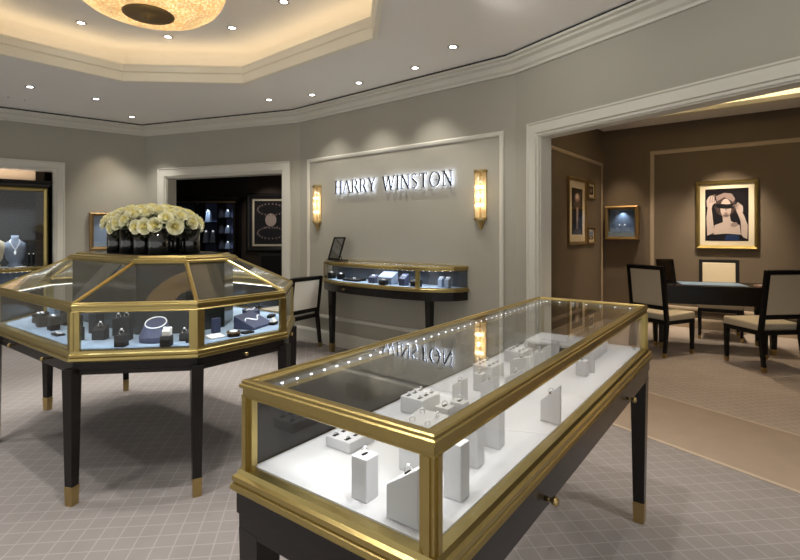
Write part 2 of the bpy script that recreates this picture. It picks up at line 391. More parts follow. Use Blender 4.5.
w, mtW = wall_run('wall_side', S, EW, [], 'taupe', h=3.07)
w, _ = wall_run('wall_side_right', C1+dR*5.6+nR*.2, EB, [], 'taupe', h=3.07)
# taupe lining on the reverse of the opening wall
b = MB(mtR); b.box(-.3, 1.58, -.15, -.131, 0, 3.07); b.box(1.58, 5.22, -.15, -.131, ZT+.012, 3.07); struct(b.build('wall_side_front', 'taupe'))
wall_panel('trim_12', mtB, .3, 4.50, .25, 2.66, 'taupetrim', .06)
wall_panel('trim_13', mtW, .05, 3.7, .25, 2.53, 'taupetrim', .05)
base('baseboard_side', [EB, S, EW], 'taupetrim', .15)
# side room ceiling with tray
q0 = Vector((3.27, 7.30)); uu = Vector((.766, -.643)); vv = Vector((-.643, -.766))
tray = [q0, q0+vv*2.0, q0+vv*2.0+uu*3.3, q0+uu*3.3]
b = holed([tuple(x) for x in (C1+nR*.17-dR*.2, C1+dR*5.6+nR*.17, EB, S, EW)], [tuple(x) for x in tray], 3.06); struct(b.build('ceiling_side', 'ceiling'))
tp = [tuple(x) for x in tray]
b = MB(); b.sweep(tp, [(.02, 3.058), (.02, 3.03), (-.10, 3.03), (-.12, 3.08), (.0, 3.08)]); struct(b.build('trim_14', 'tray'))
b = MB(); b.sweep(tp, [(.15, 3.08), (.15, 3.30)], profclosed=False); k = 2; ring = [b.v[i*2+1].copy() for i in range(4)]; b.add(ring, [(0, 1, 2, 3)])
b.sweep(tp, [(.15, 3.08), (0, 3.08)], profclosed=False); struct(b.build('ceiling_side_tray', 'tray'))
b = MB(); b.sweep(tp, [(.05, 3.082), (.01, 3.082), (.01, 3.09), (.05, 3.09)]); struct(b.build('trim_15', 'ledside'))

for i in range(4):
    strip_light(tray[i]+(tray[i-2]-tray[i])*.01, tray[(i+1) % 4]+(tray[i-1]-tray[(i+1) % 4])*.01, 3.10, 4.5, (1, .80, .54), .03, 1, 170)
# the dark room behind the middle doorway
D0, D1, D2, D3 = Vector((-1.25, 6.72)), Vector((-1.25, 9.4)), Vector((-6.2, 9.4)), Vector((-6.2, 7.0))
wall_run('wall_den_right', D0, D1, [], 'darkbrown', h=2.85, th=.1)
wall_run('wall_den_back', D1, D2, [], 'darkbrown', h=2.85, th=.1)
wall_run('wall_den_left', D2, Vector((-5.0, 6.9)), [], 'darkbrown', h=2.85, th=.1)
b = MB(); b.prism([(-1.2, 6.62), (-1.2, 9.5), (-6.3, 9.5), (-5.1, 6.75), (-3.9, 7.65)], 2.85, 2.9); struct(b.build('ceiling_den', 'darkbrown'))
b = MB(mtM); b.box(-.1, .255, -.19, -.162, 0, 2.85); b.box(2.32, 3.0, -.19, -.162, 0, 2.85); b.box(.255, 2.32, -.19, -.162, 2.24, 2.85); struct(b.build('wall_den_front', 'darkbrown'))
# the niche of the left wall
b = MB(mtL); b.box(1.0, 3.45, -.82, -.75, 0, 3.0); b.box(1.02, 1.10, -.75, -.161, 0, 3.0); b.box(3.34, 3.42, -.75, -.161, 0, 3.0)
b.box(1.0, 3.45, -.75, -.161, 2.42, 2.5); struct(b.build('wall_niche', 'wall'))

# ------------------------------------------------------------------ downlights
def pix(x, y, z): # a point of height z seen at a photo pixel
    Y = (z-1.4)*491/(233-y); return ((x-400)/491*Y, Y)
def make_down():
    t = thing('downlight', 'x', 'ceiling light')
    MB().lathe([(.030, -.002), (.046, -.004), (.050, 0.0), (.030, .02), (.030, -.002)], 24).build('trim_ring', 'chrome', t, smooth=True)
    MB().cyl((0, 0), .032, .001, .006, 20).build('lens', 'down', t)
    return t
d0 = make_down()
spots = [((30, 87), 'recessed ceiling spotlight at the far left, above the glass wall vitrine', 0), ((96, 99), 'recessed ceiling spotlight above the left wall beside the flowers', 0),
 ((132, 117), 'small recessed ceiling spotlight nearest the corner left of the dark doorway', 0), ((269, 100), 'recessed ceiling spotlight before the wall left of the lit sign', 0),
 ((312, 95), 'recessed ceiling spotlight above the left wall sconce', 0), ((359, 83), 'recessed ceiling spotlight above the middle of the lit sign', 0),
 ((415, 68), 'recessed ceiling spotlight above the right half of the sign', 0), ((453, 47), 'recessed ceiling spotlight closest to the right wall', 0),
 ((81, 23), 'bright recessed spotlight in the glowing tray, left of the chandelier', 1), ((168, 37), 'bright recessed spotlight in the glowing tray, just below the chandelier bowl', 1),
 ((232, 28), 'bright recessed spotlight in the glowing tray, right of the chandelier', 1), ((284, 2), 'bright recessed spotlight in the glowing tray at the top edge of the photo', 1)]
for i, ((x, y), lab, up) in enumerate(spots):
    z = ZU-.004 if up else H-.004
    px, py = pix(x, y, z)
    o = d0 if i == 0 else copy_tree(d0)
    o.location = (px, py, z); o['label'] = lab; o['group'] = 'recessed downlights in the shop ceiling'
    tx, ty = px, py
    if not up and i not in (0, 1, 2):
        light('spot_light', 'SPOT', (px, py, z-.02), 26, (1, .94, .86), (px-.15, py, 0), .04, spot=95, blend=.7)
    elif up: light('spot_light', 'SPOT', (px, py, z-.02), 85, (1, .96, .89), (px*.62+TC.x*.38, py*.62+TC.y*.38, 1.2), .03, spot=60, blend=.7)
    else: light('spot_light', 'SPOT', (px, py, z-.02), 40, (1, .94, .86), (px+.05, py+.1, 0), .04, spot=90, blend=.7)
for x, y in ((8, 96), (25, 99)):
    px, py = pix(x, y, H-.003)
    t = thing('ceiling_sensor', 'flat white ceiling disc %s of the pair at the left edge' % ('leftmost' if x < 10 else 'rightmost'), 'sensor', (px, py, H-.001), 0, 'ceiling discs')
    MB().lathe([(0, -.014), (.03, -.012), (.045, -.004), (.047, 0)], 20).build('cover', 'ceiling', t, smooth=True)
    MB().cyl((0, 0), .012, -.02, -.012, 12).build('nozzle', 'chrome', t)
# further downlights over the displays, outside the frame
for i, (x, y, e) in enumerate([(.5, 1.85, 52), (.2, .6, 45), (-.9, 1.2, 45), (1.9, 1.5, 60), (-2.4, 1.2, 55), (.0, 3.0, 50), (-4.2, 2.8, 60), (-4.0, 4.6, 50), (-1.35, 2.15, 70), (-2.9, 2.6, 60), (-1.2, -.6, 90), (1.8, -.4, 80), (-3.6, -.2, 90)]):
    o = copy_tree(d0, 'recessed spotlight out of view over the front displays', (x, y, H-.004)); o['group'] = 'downlights above the camera'; o['label'] = 'recessed spotlight out of view over the front displays'
    light('spot_light', 'SPOT', (x, y, H-.03), e, (1, .96, .91), (x, y, 0), .035, spot=84, blend=.7)

for a_, b_ in (((1.15, 1.9), (2.35, 2.7)), ((.55, 3.3), (1.5, 4.0)), ((1.9, .6), (3.1, 1.5))):  # unseen fill spots added only to brighten the upper right wall
    light("added_wall_fill", "SPOT", (a_[0], a_[1], 2.99), 15, (1, .96, .90), (b_[0], b_[1], 2.2), .12, spot=125, blend=1)
# chandelier
ch = thing('chandelier', 'wide beaded glass bowl chandelier glowing gold in the ceiling tray', 'chandelier', (TC.x, TC.y, 2.99))
pr = [(.16, .0), (.26, .006), (.34, .022), (.41, .05), (.47, .095), (.51, .15), (.53, .20), (.535, .25), (.515, .25), (.48, .14), (.36, .05), (.16, .02)]
MB().lathe(pr, 64).build('bowl', 'beads', ch, smooth=True)
MB().lathe([(0, -.035), (.03, -.034), (.035, -.02), (.09, -.016), (.15, -.012), (.172, -.004), (.175, .008), (.15, .02), (0, .02)], 40).build('finial_disc', 'bronze', ch, smooth=True)
MB().cyl((0, 0), .02, .02, ZU-2.99-.02, 12).build('stem', 'bronze', ch)
MB().lathe([(.51, .245), (.545, .245), (.55, .27), (.54, .275), (.51, .27), (.51, .245)], 64).build('rim', 'brass', ch, smooth=True)
MB().lathe([(0, ZU-2.99-.05), (.1, ZU-2.99-.045), (.12, ZU-2.99-.001)], 24).build('ceiling_rose', 'brass', ch, smooth=True)
light('chandelier_light', 'POINT', (TC.x, TC.y, 3.2), .5, (1, .82, .55), size=.2)

# ------------------------------------------------------------------ showcase pieces
def rail_profile(z1, h, w, out=0):   # stepped gold moulding: outer offset, height (path = outer outline, inward negative)
    z0 = z1-h
    return [(out-.006, z0), (out-.002, z0+h*.08), (out-.006, z0+h*.18), (out-.006, z0+h*.5), (out, z0+h*.56), (out, z0+h*.74), (out-.004, z0+h*.8), (out-.004, z1-h*.06), (out-.008, z1),
            (out-w*.5, z1), (out-w*.55, z1-.003), (out-w*.8, z1-.003), (out-w, z1-.006), (out-w, z0)]
def base_profile(z1, h, w):
    z0 = z1-h
    return [(.0, z1), (.004, z1-h*.2), (.012, z1-h*.28), (.012, z1-h*.5), (.007, z1-h*.56), (.014, z1-h*.64), (.016, z1-h*.85), (.008, z0), (-w, z0), (-w, z1)]
def leg(parent, cx, cy, top, w1=.074, w0=.048, name='leg', foot=.10, mt=None, fm='brass', lm='black'):
    wm = w0+(w1-w0)*foot/top
    b = MB(mt); b.taper(cx, cy, foot, top, wm, w1); l = b.build(name, lm, parent, bevel=.002)
    b = MB(mt); b.taper(cx, cy, .0, foot, w0, wm+.003); b.build('brass_foot', fm, l, bevel=.001)
    return l
def knob(parent, loc, d):   # small brass knob pointing along d (2D)
    a = math.atan2(d[1], d[0]); mt = Matrix.Translation(loc) @ Matrix.Rotation(a, 4, 'Z') @ Matrix.Rotation(R(90), 4, 'Y')
    return MB(mt).lathe([(0, 0), (.007, 0), (.005, .008), (.005, .013), (.011, .02), (.012, .026), (.008, .032), (0, .033)], 14).build('knob', 'brass', parent, smooth=True)

# --- octagonal showcase
OA = R(-36.7); OC = Vector((-1.762, 3.495))
def ol(u, v, z=0): x, y = loc2(u, v, OC, OA); return (x, y, z)
oct_ = thing('octagonal_showcase', 'large elongated octagonal gold-framed glass jewellery showcase on black legs', 'display case', (OC.x, OC.y, 0), OA)
def inset(d): return octa(.64-d*.414, .30-d*.414, 1.078-d, .74-d)
V8 = inset(0)
MB().sweep(V8, rail_profile(1.04, .052, .035)).build('top_rail', 'gold', oct_)
MB().sweep(V8, base_profile(.79, .055, .05)).build('base_rail', 'gold', oct_)
b = MB(); b.sweep(inset(.012), [(0, .735), (0, .69), (-.004, .686), (-.004, .665), (-.03, .665), (-.03, .735)])
b.prism(inset(.03), .72, .735); apo = b.build('apron', 'black', oct_)
b = MB(); b.prism(inset(.042), .765, .790); b.build('display_floor', 'bluefab', oct_)
for i in range(8):
    p = Vector(V8[i]); a = Vector(V8[i-1]); c = Vector(V8[(i+1) % 8])
    d0_ = (a-p).normalized(); d1_ = (c-p).normalized(); w = .042
    # corner post: wraps the vertex
    poly = [p, p+d1_*w, p+d1_*w-Vector((d1_.y, -d1_.x))*.018, p+(d0_+d1_).normalized()*.03, p+d0_*w+Vector((d0_.y, -d0_.x))*.018, p+d0_*w]
    b = MB(); b.prism([tuple(q) for q in poly], .79, .99)
    q2 = [p+d0_*w*.35-(d0_+d1_).normalized()*.003, p-(d0_+d1_).normalized()*.004, p+d1_*w*.35-(d0_+d1_).normalized()*.003, p+(d0_+d1_).normalized()*.01]
    b.prism([tuple(q) for q in q2], .79, .99); b.build('corner_post', 'gold', oct_)
    # panes
    e = (c-p); ed = e.normalized(); nn = Vector((ed.y, -ed.x)); s0 = p+ed*.04-nn*.010; s1 = c-ed*.04-nn*.010
    if i == 7: # long side split into two panes with a seam
        mid = (s0+s1)/2
        for a_, b_ in ((s0, mid-ed*.0015), (mid+ed*.0015, s1)):
            MB().slab([(a_.x, a_.y, .79), (b_.x, b_.y, .79), (b_.x, b_.y, .99), (a_.x, a_.y, .99)], .005).build('side_pane', 'glass', oct_)
    else:
        MB().slab([(s0.x, s0.y, .79), (s1.x, s1.y, .79), (s1.x, s1.y, .99), (s0.x, s0.y, .99)], .005).build('side_pane', 'glass', oct_)
    I0 = inset(.025); I1 = inset(.40)
    A0, A1 = Vector((*I0[i], 1.037)), Vector((*I0[(i+1) % 8], 1.037)); B0, B1 = Vector((*I1[i], 1.225)), Vector((*I1[(i+1) % 8], 1.225))
    MB().slab([A0, A1, B1, B0], .004).build('sloped_pane', 'glass', oct_)
    # rib along the hip
    dd = (B0-A0); side = dd.cross(Vector((0, 0, 1))).normalized()*.013; up = side.cross(dd).normalized()*.009
    if up.z < 0: up = -up
    A0e = A0-dd*.03
    b = MB(); vs = []
    for P_ in (A0e, B0): vs += [P_-side-up*.3, P_+side-up*.3, P_+side*.8+up*.8, P_+up*1.25, P_-side*.8+up*.8]
    b.add(vs, [(4, 3, 2, 1, 0), (5, 6, 7, 8, 9)]+[(j, (j+1) % 5, 5+(j+1) % 5, 5+j) for j in range(5)]); b.build('rib', 'gold', oct_)
    # leg
    q = p-p.normalized()*.012
    ang = math.atan2(p.y, p.x)
    leg(oct_, 0, 0, .70, .063, .042, mt=Matrix.Translation((q.x, q.y, 0)) @ Matrix.Rotation(math.atan2(ed.y, ed.x)-R(22.5), 4, 'Z'))
b = MB(); b.sweep(inset(.40), [(.02, 1.218), (.024, 1.232), (.012, 1.238), (.012, 1.246), (-.02, 1.25), (-.03, 1.262), (-.05, 1.262), (-.05, 1.225)])
b.build('deck_rim', 'gold', oct_)
b = MB(); b.prism(inset(.44), 1.225, 1.259); b.build('deck', 'black', oct_)
b = MB(); b.prism(inset(.405), .79, 1.222); b.build('core', 'coreglass', oct_, label='smoked dark centre core')
b = MB(); b.sweep(inset(.045), [(.002, .988), (.002, .991), (-.002, .991), (-.002, .988)])
b.build('led_strip', 'led', oct_)
for i, t_ in ((0, .5), (1, .5), (7, .28), (7, .72), (2, .5)):
    p, q = Vector(inset(.012)[i]), Vector(inset(.012)[(i+1) % 8]); c = p.lerp(q, t_); e = (q-p).normalized()
    if i != 0: knob(apo, (c.x, c.y, .70), (e.y, -e.x))
for i in range(8):   # case lighting
    p, q = Vector(inset(.10)[i]), Vector(inset(.10)[(i+1) % 8]); c = (p+q)/2; g = ol(c.x, c.y, 1.03); tgt = ol(c.x*.72, c.y*.72, .79)
    e = (q-p).length
    strip_light(ol(*(inset(.06)[i])), ol(*(inset(.06)[(i+1) % 8])), 1.025, .6*e, (.76, .87, 1))

# --- foreground rectangular showcase
FO = Vector((.06, .842)); FA = math.atan2(.803, .596)
FL, FW = 1.93, .553
def fl(a, bb, z=0): return (FO.x+.596*a-.803*bb, FO.y+.803*a+.596*bb, z)
case = thing('rectangular_showcase', 'long gold-framed glass counter with white interior on black legs, nearest the camera', 'display case', (FO.x, FO.y, 0), FA)
rect = [(0, 0), (FL, 0), (FL, FW), (0, FW)]
ZC = 1.05
MB().sweep(rect, rail_profile(ZC, .042, .038)).build('top_rail', 'gold', case)
MB().sweep(rect, base_profile(.838, .053, .026)).build('base_rail', 'gold', case)
b = MB(); ri = [(-.004, -.004), (FL+.004, -.004), (FL+.004, FW+.004), (-.004, FW+.004)]
b.sweep(ri, [(0, .785), (0, .735), (-.004, .73), (-.004, .69), (-.03, .69), (-.03, .785)]); b.box(.03, FL-.03, .03, FW-.03, .76, .775)
apc = b.build('apron', 'black', case)
b = MB(); b.box(.026, FL-.026, .026, FW-.026, .79, .842); b.build('display_floor', 'whitefab', case)
for i, (x, y, sx, sy) in enumerate([(0, 0, 1, 1), (FL, 0, -1, 1), (FL, FW, -1, -1), (0, FW, 1, -1)]):
    b = MB()
    def bx(x0, x1, y0, y1):
        b.box(min(x+sx*x0, x+sx*x1), max(x+sx*x0, x+sx*x1), min(y+sy*y0, y+sy*y1), max(y+sy*y0, y+sy*y1), .838, 1.012)
    bx(.004, .03, .004, .03); bx(.0, .012, .012, .024); bx(.012, .024, 0, .012); bx(.008, .016, .03, .038); bx(.03, .038, .008, .016)
    b.build('corner_post', 'gold', case)
for x0, x1 in ((.036, FL/2-.0012), (FL/2+.0012, FL-.036)):
    b = MB(); b.box(x0, x1, .012, .017, .84, 1.01); b.build('front_pane', 'glass', case)
    b = MB(); b.box(x0, x1, FW-.020, FW-.014, .84, 1.01); b.build('rear_door', 'darkglass', case, label='smoked rear sliding door')
for x in (.012, FL-.017):
    b = MB(); b.box(x, x+.005, .036, FW-.036, .84, 1.01); b.build('end_pane', 'glass', case)
b = MB(); b.box(.036, FL-.036, .036, FW-.036, ZC-.010, ZC-.005); b.build('top_pane', 'glass', case)
b = MB(); b.box(.04, FL-.04, FW-.060, FW-.038, ZC-.022, ZC-.012); b.box(FL-.060, FL-.038, .04, FW-.06, ZC-.022, ZC-.012); st = b.build('led_channel', 'chrome', case)
b = MB()
n = 38
for j in range(n):
    x = .08+(FL-.16)*j/(n-1); b.box(x-.003, x+.003, FW-.062, FW-.056, ZC-.018, ZC-.0145)
for j in range(7):
    y = .07+(FW-.14)*j/6; b.box(FL-.062, FL-.056, y-.004, y+.004, ZC-.018, ZC-.0145)
b.build('led_strip', 'led', case)
for x, y in ((.034, .034), (FL-.034, .034), (FL-.034, FW-.034), (.034, FW-.034)): leg(case, x, y, .70, .070, .046)
knob(apc, (.53, -.001, .715), (0, -1)); knob(apc, (1.48, -.001, .715), (0, -1))
strip_light(fl(.07, FW-.065), fl(FL-.07, FW-.065), 1.022, .42, (.95, .97, 1))
strip_light(fl(.07, .065), fl(FL-.07, .065), 1.022, .42, (.95, .97, 1))
strip_light(fl(.065, .09), fl(.065, FW-.09), 1.022, .2, (.95, .97, 1))

# --- jewellery: ring, stands
def make_ring(s=1.0, mat='platinum'):
    t = thing('ring', 'x', 'ring')
    r = .0085*s
    MB().tube([(r*math.cos(a), 0, r+r*math.sin(a)) for a in [2*PI*i/16 for i in range(16)]], .0014*s, 6, closed=True).build('band', mat, t, smooth=True)
    MB().lathe([(0, 0), (.0045*s, .004*s), (.0035*s, .006*s), (0, .0065*s)], 8, (0, 0, 2*r-.0005)).build('gem', 'diamond', t)
    return t
ring0 = make_ring(); ring0['label'] = 'diamond ring standing on the tall white block in the front case'; used_ring = [False]
def ring_at(p, label, group, s=1.0, rz=None):
    if not used_ring[0]: o = ring0; used_ring[0] = True; o.location = p; o['label'] = label; o['group'] = group
    else: o = copy_tree(ring0, label, p, group=group)
    o.rotation_euler = (0, 0, random.uniform(0, PI) if rz is None else rz); o.scale = (s, s, s)
    return o
ZF = .8422
G1 = 'white ring displays in the long showcase'
def tray_box(a, bb, la, lb, h, label, ringlabel):
    t = thing('ring_tray', label, 'jewellery tray', fl(a+la/2, bb+lb/2, ZF), FA, G1)
    b = MB(); b.box(-la/2, la/2, -lb/2, lb/2, 0, h); b.build('block', 'whitefab', t, bevel=.003)
    b = MB()
    for i in range(3):
        for j in range(2): b.box(-la/2+la*(i+.5)/3-.009, -la/2+la*(i+.5)/3+.009, -lb/2+lb*(j+.5)/2-.0045, -lb/2+lb*(j+.5)/2+.0045, h-.0005, h+.0012)
    b.build('ring_slots', 'blackfab', t)
    for i in range(3):
        for j in range(2): ring_at(fl(a+la*(i+.5)/3, bb+lb*(j+.5)/2, ZF+h-.007), ringlabel, ringlabel.replace('small ', ''), .85, FA+random.uniform(-.3, .3))
tray_box(.205, .385, .10, .085, .028, 'low white ring tray beside the short front pane of the long showcase', 'small ring in the low white tray nearest the camera')
tray_box(.52, .375, .10, .085, .05, 'white six-ring block, nearest of the three along the smoked rear doors', 'small ring on the nearest six-ring block')
tray_box(.985, .37, .10, .085, .05, 'white six-ring block, middle one of the three along the smoked rear doors', 'small ring on the middle six-ring block')
tray_box(1.27, .37, .11, .085, .05, 'white six-ring block, farthest of the three along the smoked rear doors', 'small ring on the farthest six-ring block')
def pillar(a, bb, w, d, h, label, slope=0, ring=True):
    t = thing('ring_stand', label, 'jewellery stand', fl(a, bb, ZF), FA, G1)
    h2 = h-slope
    b = MB(); b.add([(-w/2, -d/2, 0), (w/2, -d/2, 0), (w/2, d/2, 0), (-w/2, d/2, 0), (-w/2, -d/2, h), (w/2, -d/2, h), (w/2, d/2, h2), (-w/2, d/2, h2)],
              [(3, 2, 1, 0), (4, 5, 6, 7), (0, 1, 5, 4), (1, 2, 6, 5), (2, 3, 7, 6), (3, 0, 4, 7)])
    b.build('block', 'whitefab', t, bevel=.002)
    MB().box(-.008, .008, -.0035, .0035, (h+h2)/2-.002, (h+h2)/2+.0015).build('slot', 'blackfab', t)
    if ring: ring_at(fl(a, bb, ZF+(h+h2)/2-.002), 'ring on '+label, None or 'single rings on white stands', .85, R(15))
def P(a, bb, w, d, h, label, **k): pillar(a, bb, w, d, h, label, **k)
P(.078, .225, .040, .042, .090, 'white square pillar nearest the left of the short front pane')
P(.068, .105, .045, .075, .115, 'white slope-topped block beside the near corner post', slope=.05)
P(.195, .070, .038, .042, .118, 'tall white pillar right of the near corner post')
P(.345, .110, .038, .040, .105, 'tall white pillar second along the long front glass')
P(.47, .115, .038, .042, .105, 'white pillar third along the long front glass')
P(.36, .20, .035, .040, .118, 'tall white pillar behind the four-ring pad')
P(.41, .185, .035, .040, .120, 'tall white pillar just past the four-ring pad, left of its twin')
P(.72, .36, .045, .035, .075, 'white notched pillar past the nearest six-ring block', slope=.02)
P(.80, .29, .045, .050, .080, 'white slope-topped pillar midway along the counter', slope=.03)
P(.86, .36, .035, .035, .060, 'small white pillar before the middle six-ring block')
P(.90, .24, .050, .060, .090, 'wide white slope-topped block midway along the counter', slope=.035)
P(1.07, .29, .040, .080, .095, 'long white block beside the middle six-ring block', slope=.025)
P(1.20, .27, .040, .040, .085, 'white pillar between the middle and farthest six-ring blocks')
P(1.36, .28, .040, .060, .095, 'white slope-topped block beside the farthest six-ring block', slope=.03)
P(.715, .052, .012, .060, .115, 'thin white wedge standing against the long front glass', slope=.055)
P(1.26, .12, .035, .040, .060, 'short white block by the glass seam towards the far end')
P(1.32, .12, .012, .060, .085, 'upright white plate behind the short block at the far end')
t = thing('ring_pad', 'sloping white pad with four rings behind the near corner post', 'jewellery pad', fl(.262, .195, ZF), FA, G1)
MB().add([(-.045, -.045, 0), (.045, -.045, 0), (.045, .045, 0), (-.045, .045, 0), (-.045, -.045, .108), (.045, -.045, .120), (.045, .045, .120), (-.045, .045, .108)],
 [(3, 2, 1, 0), (4, 5, 6, 7), (0, 1, 5, 4), (1, 2, 6, 5), (2, 3, 7, 6), (3, 0, 4, 7)]).build('block', 'whitefab', t, bevel=.003)
for i in range(2):
    for j in range(2): ring_at(fl(.241+.043*i, .174+.043*j, ZF+.108+.0055*i), 'ring on the sloping four-ring white pad', 'rings on the four-ring pad', .8)
t = thing('display_bridge', 'white bridge-shaped platform at the far end of the long showcase', 'jewellery stand', fl(1.62, .30, ZF), FA, G1)
b = MB(); b.box(-.11, .11, -.16, .16, .04, .052); b.box(-.11, .11, -.16, -.145, 0, .04); b.box(-.11, .11, .145, .16, 0, .04); b.build('platform', 'whitefab', t, bevel=.002)
MB().box(-.06, .06, -.10, .10, .0521, .056).build('inlay', 'whitefab', t)
for i in range(4): ring_at(fl(1.56+.035*i, .26+.03*(i % 2), ZF+.052), 'ring lying on the white bridge-shaped platform', 'rings on the bridge platform', 1.0)

# octagon contents
ZO = .7905
def obox(name, label, cat, x, y, w, d, h, mat, rz=OA, z=ZO, gem=None, group='black ring stands in the octagonal showcase', slope=0, part='block'):
    t = thing(name, label, cat, (x, y, z), rz, group)
    b = MB(); b.add([(-w/2, -d/2, 0), (w/2, -d/2, 0), (w/2, d/2, 0), (-w/2, d/2, 0), (-w/2, -d/2, h-slope), (w/2, -d/2, h-slope), (w/2, d/2, h), (-w/2, d/2, h)],
              [(3, 2, 1, 0), (4, 5, 6, 7), (0, 1, 5, 4), (1, 2, 6, 5), (2, 3, 7, 6), (3, 0, 4, 7)])
    b.build(part, mat, t, bevel=.003)
    if gem == 'ring':
        MB().box(-.014, .014, -.006, .006, h-slope/2-.001, h-slope/2+.004).build('cushion', 'blackfab', t)
        ring_at((x, y, z+h-slope/2-.0), 'diamond ring on the '+label, 'diamond rings in the octagonal showcase', 1.5, rz)
    if gem == 'cluster':
        for k in range(3): MB().ball((-.015+.015*k, 0, h-slope/2+.006), .006, 8, 6).build('gem', 'diamond', t)
    return t
N5 = R(5); N50 = R(50)
obox('ring_stand', 'black cube stand front and centre behind the facing octagon pane', 'jewellery stand', -1.50, 2.645, .055, .055, .062, 'blackfab', N5, gem='ring')
obox('ring_stand', 'tall black block behind the front black cube', 'jewellery stand', -1.56, 2.80, .055, .05, .13, 'blackfab', N5, gem='ring')
obox('ring_stand', 'black slope-topped block left of the front black cube', 'jewellery stand', -1.72, 2.82, .07, .06, .085, 'blackfab', N5, gem='ring', slope=.03)
obox('ring_stand', 'tall black block furthest back beside the core', 'jewellery stand', -1.855, 3.00, .06, .06, .12, 'blackfab', R(-20), gem='ring')
obox('ring_stand', 'small black block hard against the left corner post', 'jewellery stand', -1.83, 2.79, .045, .05, .075, 'blackfab', R(-20), gem='ring')
obox('ring_stand', 'medium black block between two taller ones by the core', 'jewellery stand', -1.68, 2.93, .05, .05, .10, 'blackfab', N5, gem='ring')
obox('earring_stand', 'black cube with white card right of the necklace stand', 'jewellery stand', -1.262, 2.655, .055, .05, .055, 'blackfab', N5, gem=None)
obox('earring_card', 'small white sloping earring card on the black cube', 'jewellery card', -1.262, 2.66, .045, .03, .045, 'paper', N5, z=ZO+.055, gem='cluster', slope=.02, group='earring cards', part='card')
obox('ring_stand', 'low black block in the right rear of the facing pane', 'jewellery stand', -1.225, 2.79, .045, .045, .04, 'blackfab', N5, gem='ring')
obox('ring_stand', 'low black block beside the corner post under two pearl studs', 'jewellery stand', -1.17, 2.74, .04, .04, .05, 'blackfab', N5, gem='ring')
# necklace stand
def neck(label, x, y, rz, s=1.0, z=ZO, mat='navy'):
    t = thing('necklace_stand', label, 'necklace stand', (x, y, z), rz, 'navy necklace stands')
    b = MB(); n = 24; lo = [(.085*s*math.cos(2*PI*i/n), .06*s*math.sin(2*PI*i/n)) for i in range(n)]
    hi = [(.062*s*math.cos(2*PI*i/n), .045*s*math.sin(2*PI*i/n)+.012*s) for i in range(n)]
    vs = [(p[0], p[1], 0) for p in lo]+[(p[0]*1.02, p[1]*1.02, .03*s) for p in lo]+[(p[0], p[1], .095*s+.55*p[1]) for p in hi]
    fs = [tuple(range(n))[::-1], tuple(range(2*n, 3*n))]+[(k*n+i, k*n+(i+1) % n, (k+1)*n+(i+1) % n, (k+1)*n+i) for k in range(2) for i in range(n)]
    b.add(vs, fs).build('cushion', mat, t, bevel=.004)
    k = thing('necklace', 'diamond necklace draped on the '+label, 'necklace', (x, y, z), rz, 'diamond necklaces')
    pts = []
    for i in range(28):
        a = 2*PI*i/28; px_, py_ = .056*s*math.cos(a), .042*s*math.sin(a)+.010*s-.003
        pts.append((px_, py_, .095*s+.55*(.045*s*math.sin(a)+.012*s)+.004))
    MB().tube(pts, .0032*s, 6, closed=True).build('chain', 'diamond', k, smooth=True)
neck('rounded navy necklace stand in the facing octagon pane', -1.375, 2.76, N5, 1.0)
# right pane group
def pad(label, x, y, w, d, h, mat, rz, slope=0, gem=None, cat='jewellery pad'):
    t = thing('display_pad', label, cat, (x, y, ZO), rz, 'display pads in the octagonal showcase')
    b = MB(); b.add([(-w/2, -d/2, 0), (w/2, -d/2, 0), (w/2, d/2, 0), (-w/2, d/2, 0), (-w/2, -d/2, h-slope), (w/2, -d/2, h-slope), (w/2, d/2, h), (-w/2, d/2, h)],
              [(3, 2, 1, 0), (4, 5, 6, 7), (0, 1, 5, 4), (1, 2, 6, 5), (2, 3, 7, 6), (3, 0, 4, 7)]); b.build('cushion', mat, t, bevel=.004)
    if gem:
        k = thing('bracelet', 'diamond bracelet on the '+label, 'bracelet', (x, y, ZO+h-slope/2+.003), rz, 'bracelets in the octagonal showcase')
        pts = [(-w*.42+w*.84*i/14, d*.12*math.sin(i*.6), slope*.12*math.sin(i*.6)) for i in range(15)]
        MB().tube(pts, .004, 6).build('links', 'diamond', k, smooth=True)
    return t
pad('flat pale pad by the corner post of the right octagon pane', -1.075, 2.86, .09, .07, .018, 'paper', N50, .008)
pad('upright navy tablet behind the flat pale pad', -1.125, 3.00, .05, .03, .09, 'navy', N50, .0)
t = thing('bangle_box', 'low round bronze-rimmed bangle box in the right octagon pane', 'jewellery box', (-.985, 2.905, ZO), 0)
MB().cyl((0, 0), .036, 0, .026, 24).build('cushion', 'blackfab', t); MB().lathe([(.036, .02), (.040, .02), (.040, .028), (.036, .028), (.036, .02)], 24).build('rim', 'bronze', t)
MB().tube([(.02*math.cos(a), .02*math.sin(a), .030) for a in [2*PI*i/16 for i in range(16)]], .004, 6, closed=True).build('bangle', 'diamond', t, smooth=True)
pad('flat black pad under the bangle box', -.93, 2.99, .07, .05, .012, 'blackfab', N50)
pad('long navy wedge carrying a bracelet, largest in the right octagon pane', -.955, 3.20, .22, .15, .085, 'navy', R(75), .07, gem=1)
pad('dark navy roll behind the long navy wedge', -1.03, 3.40, .12, .06, .09, 'navy', R(70), .02, gem=1)
pad('small black box with a pale top at the right end of the octagon', -.845, 3.27, .06, .045, .02, 'blackfab', R(80)); pad('black slab pad at the far right of the octagon', -.93, 3.55, .09, .05, .02, 'blackfab', R(95))
t = thing('earring_card', 'pale sloping card on the small black box at the octagon right end', 'jewellery card', (-.845, 3.27, ZO+.02), R(80)); b = MB()
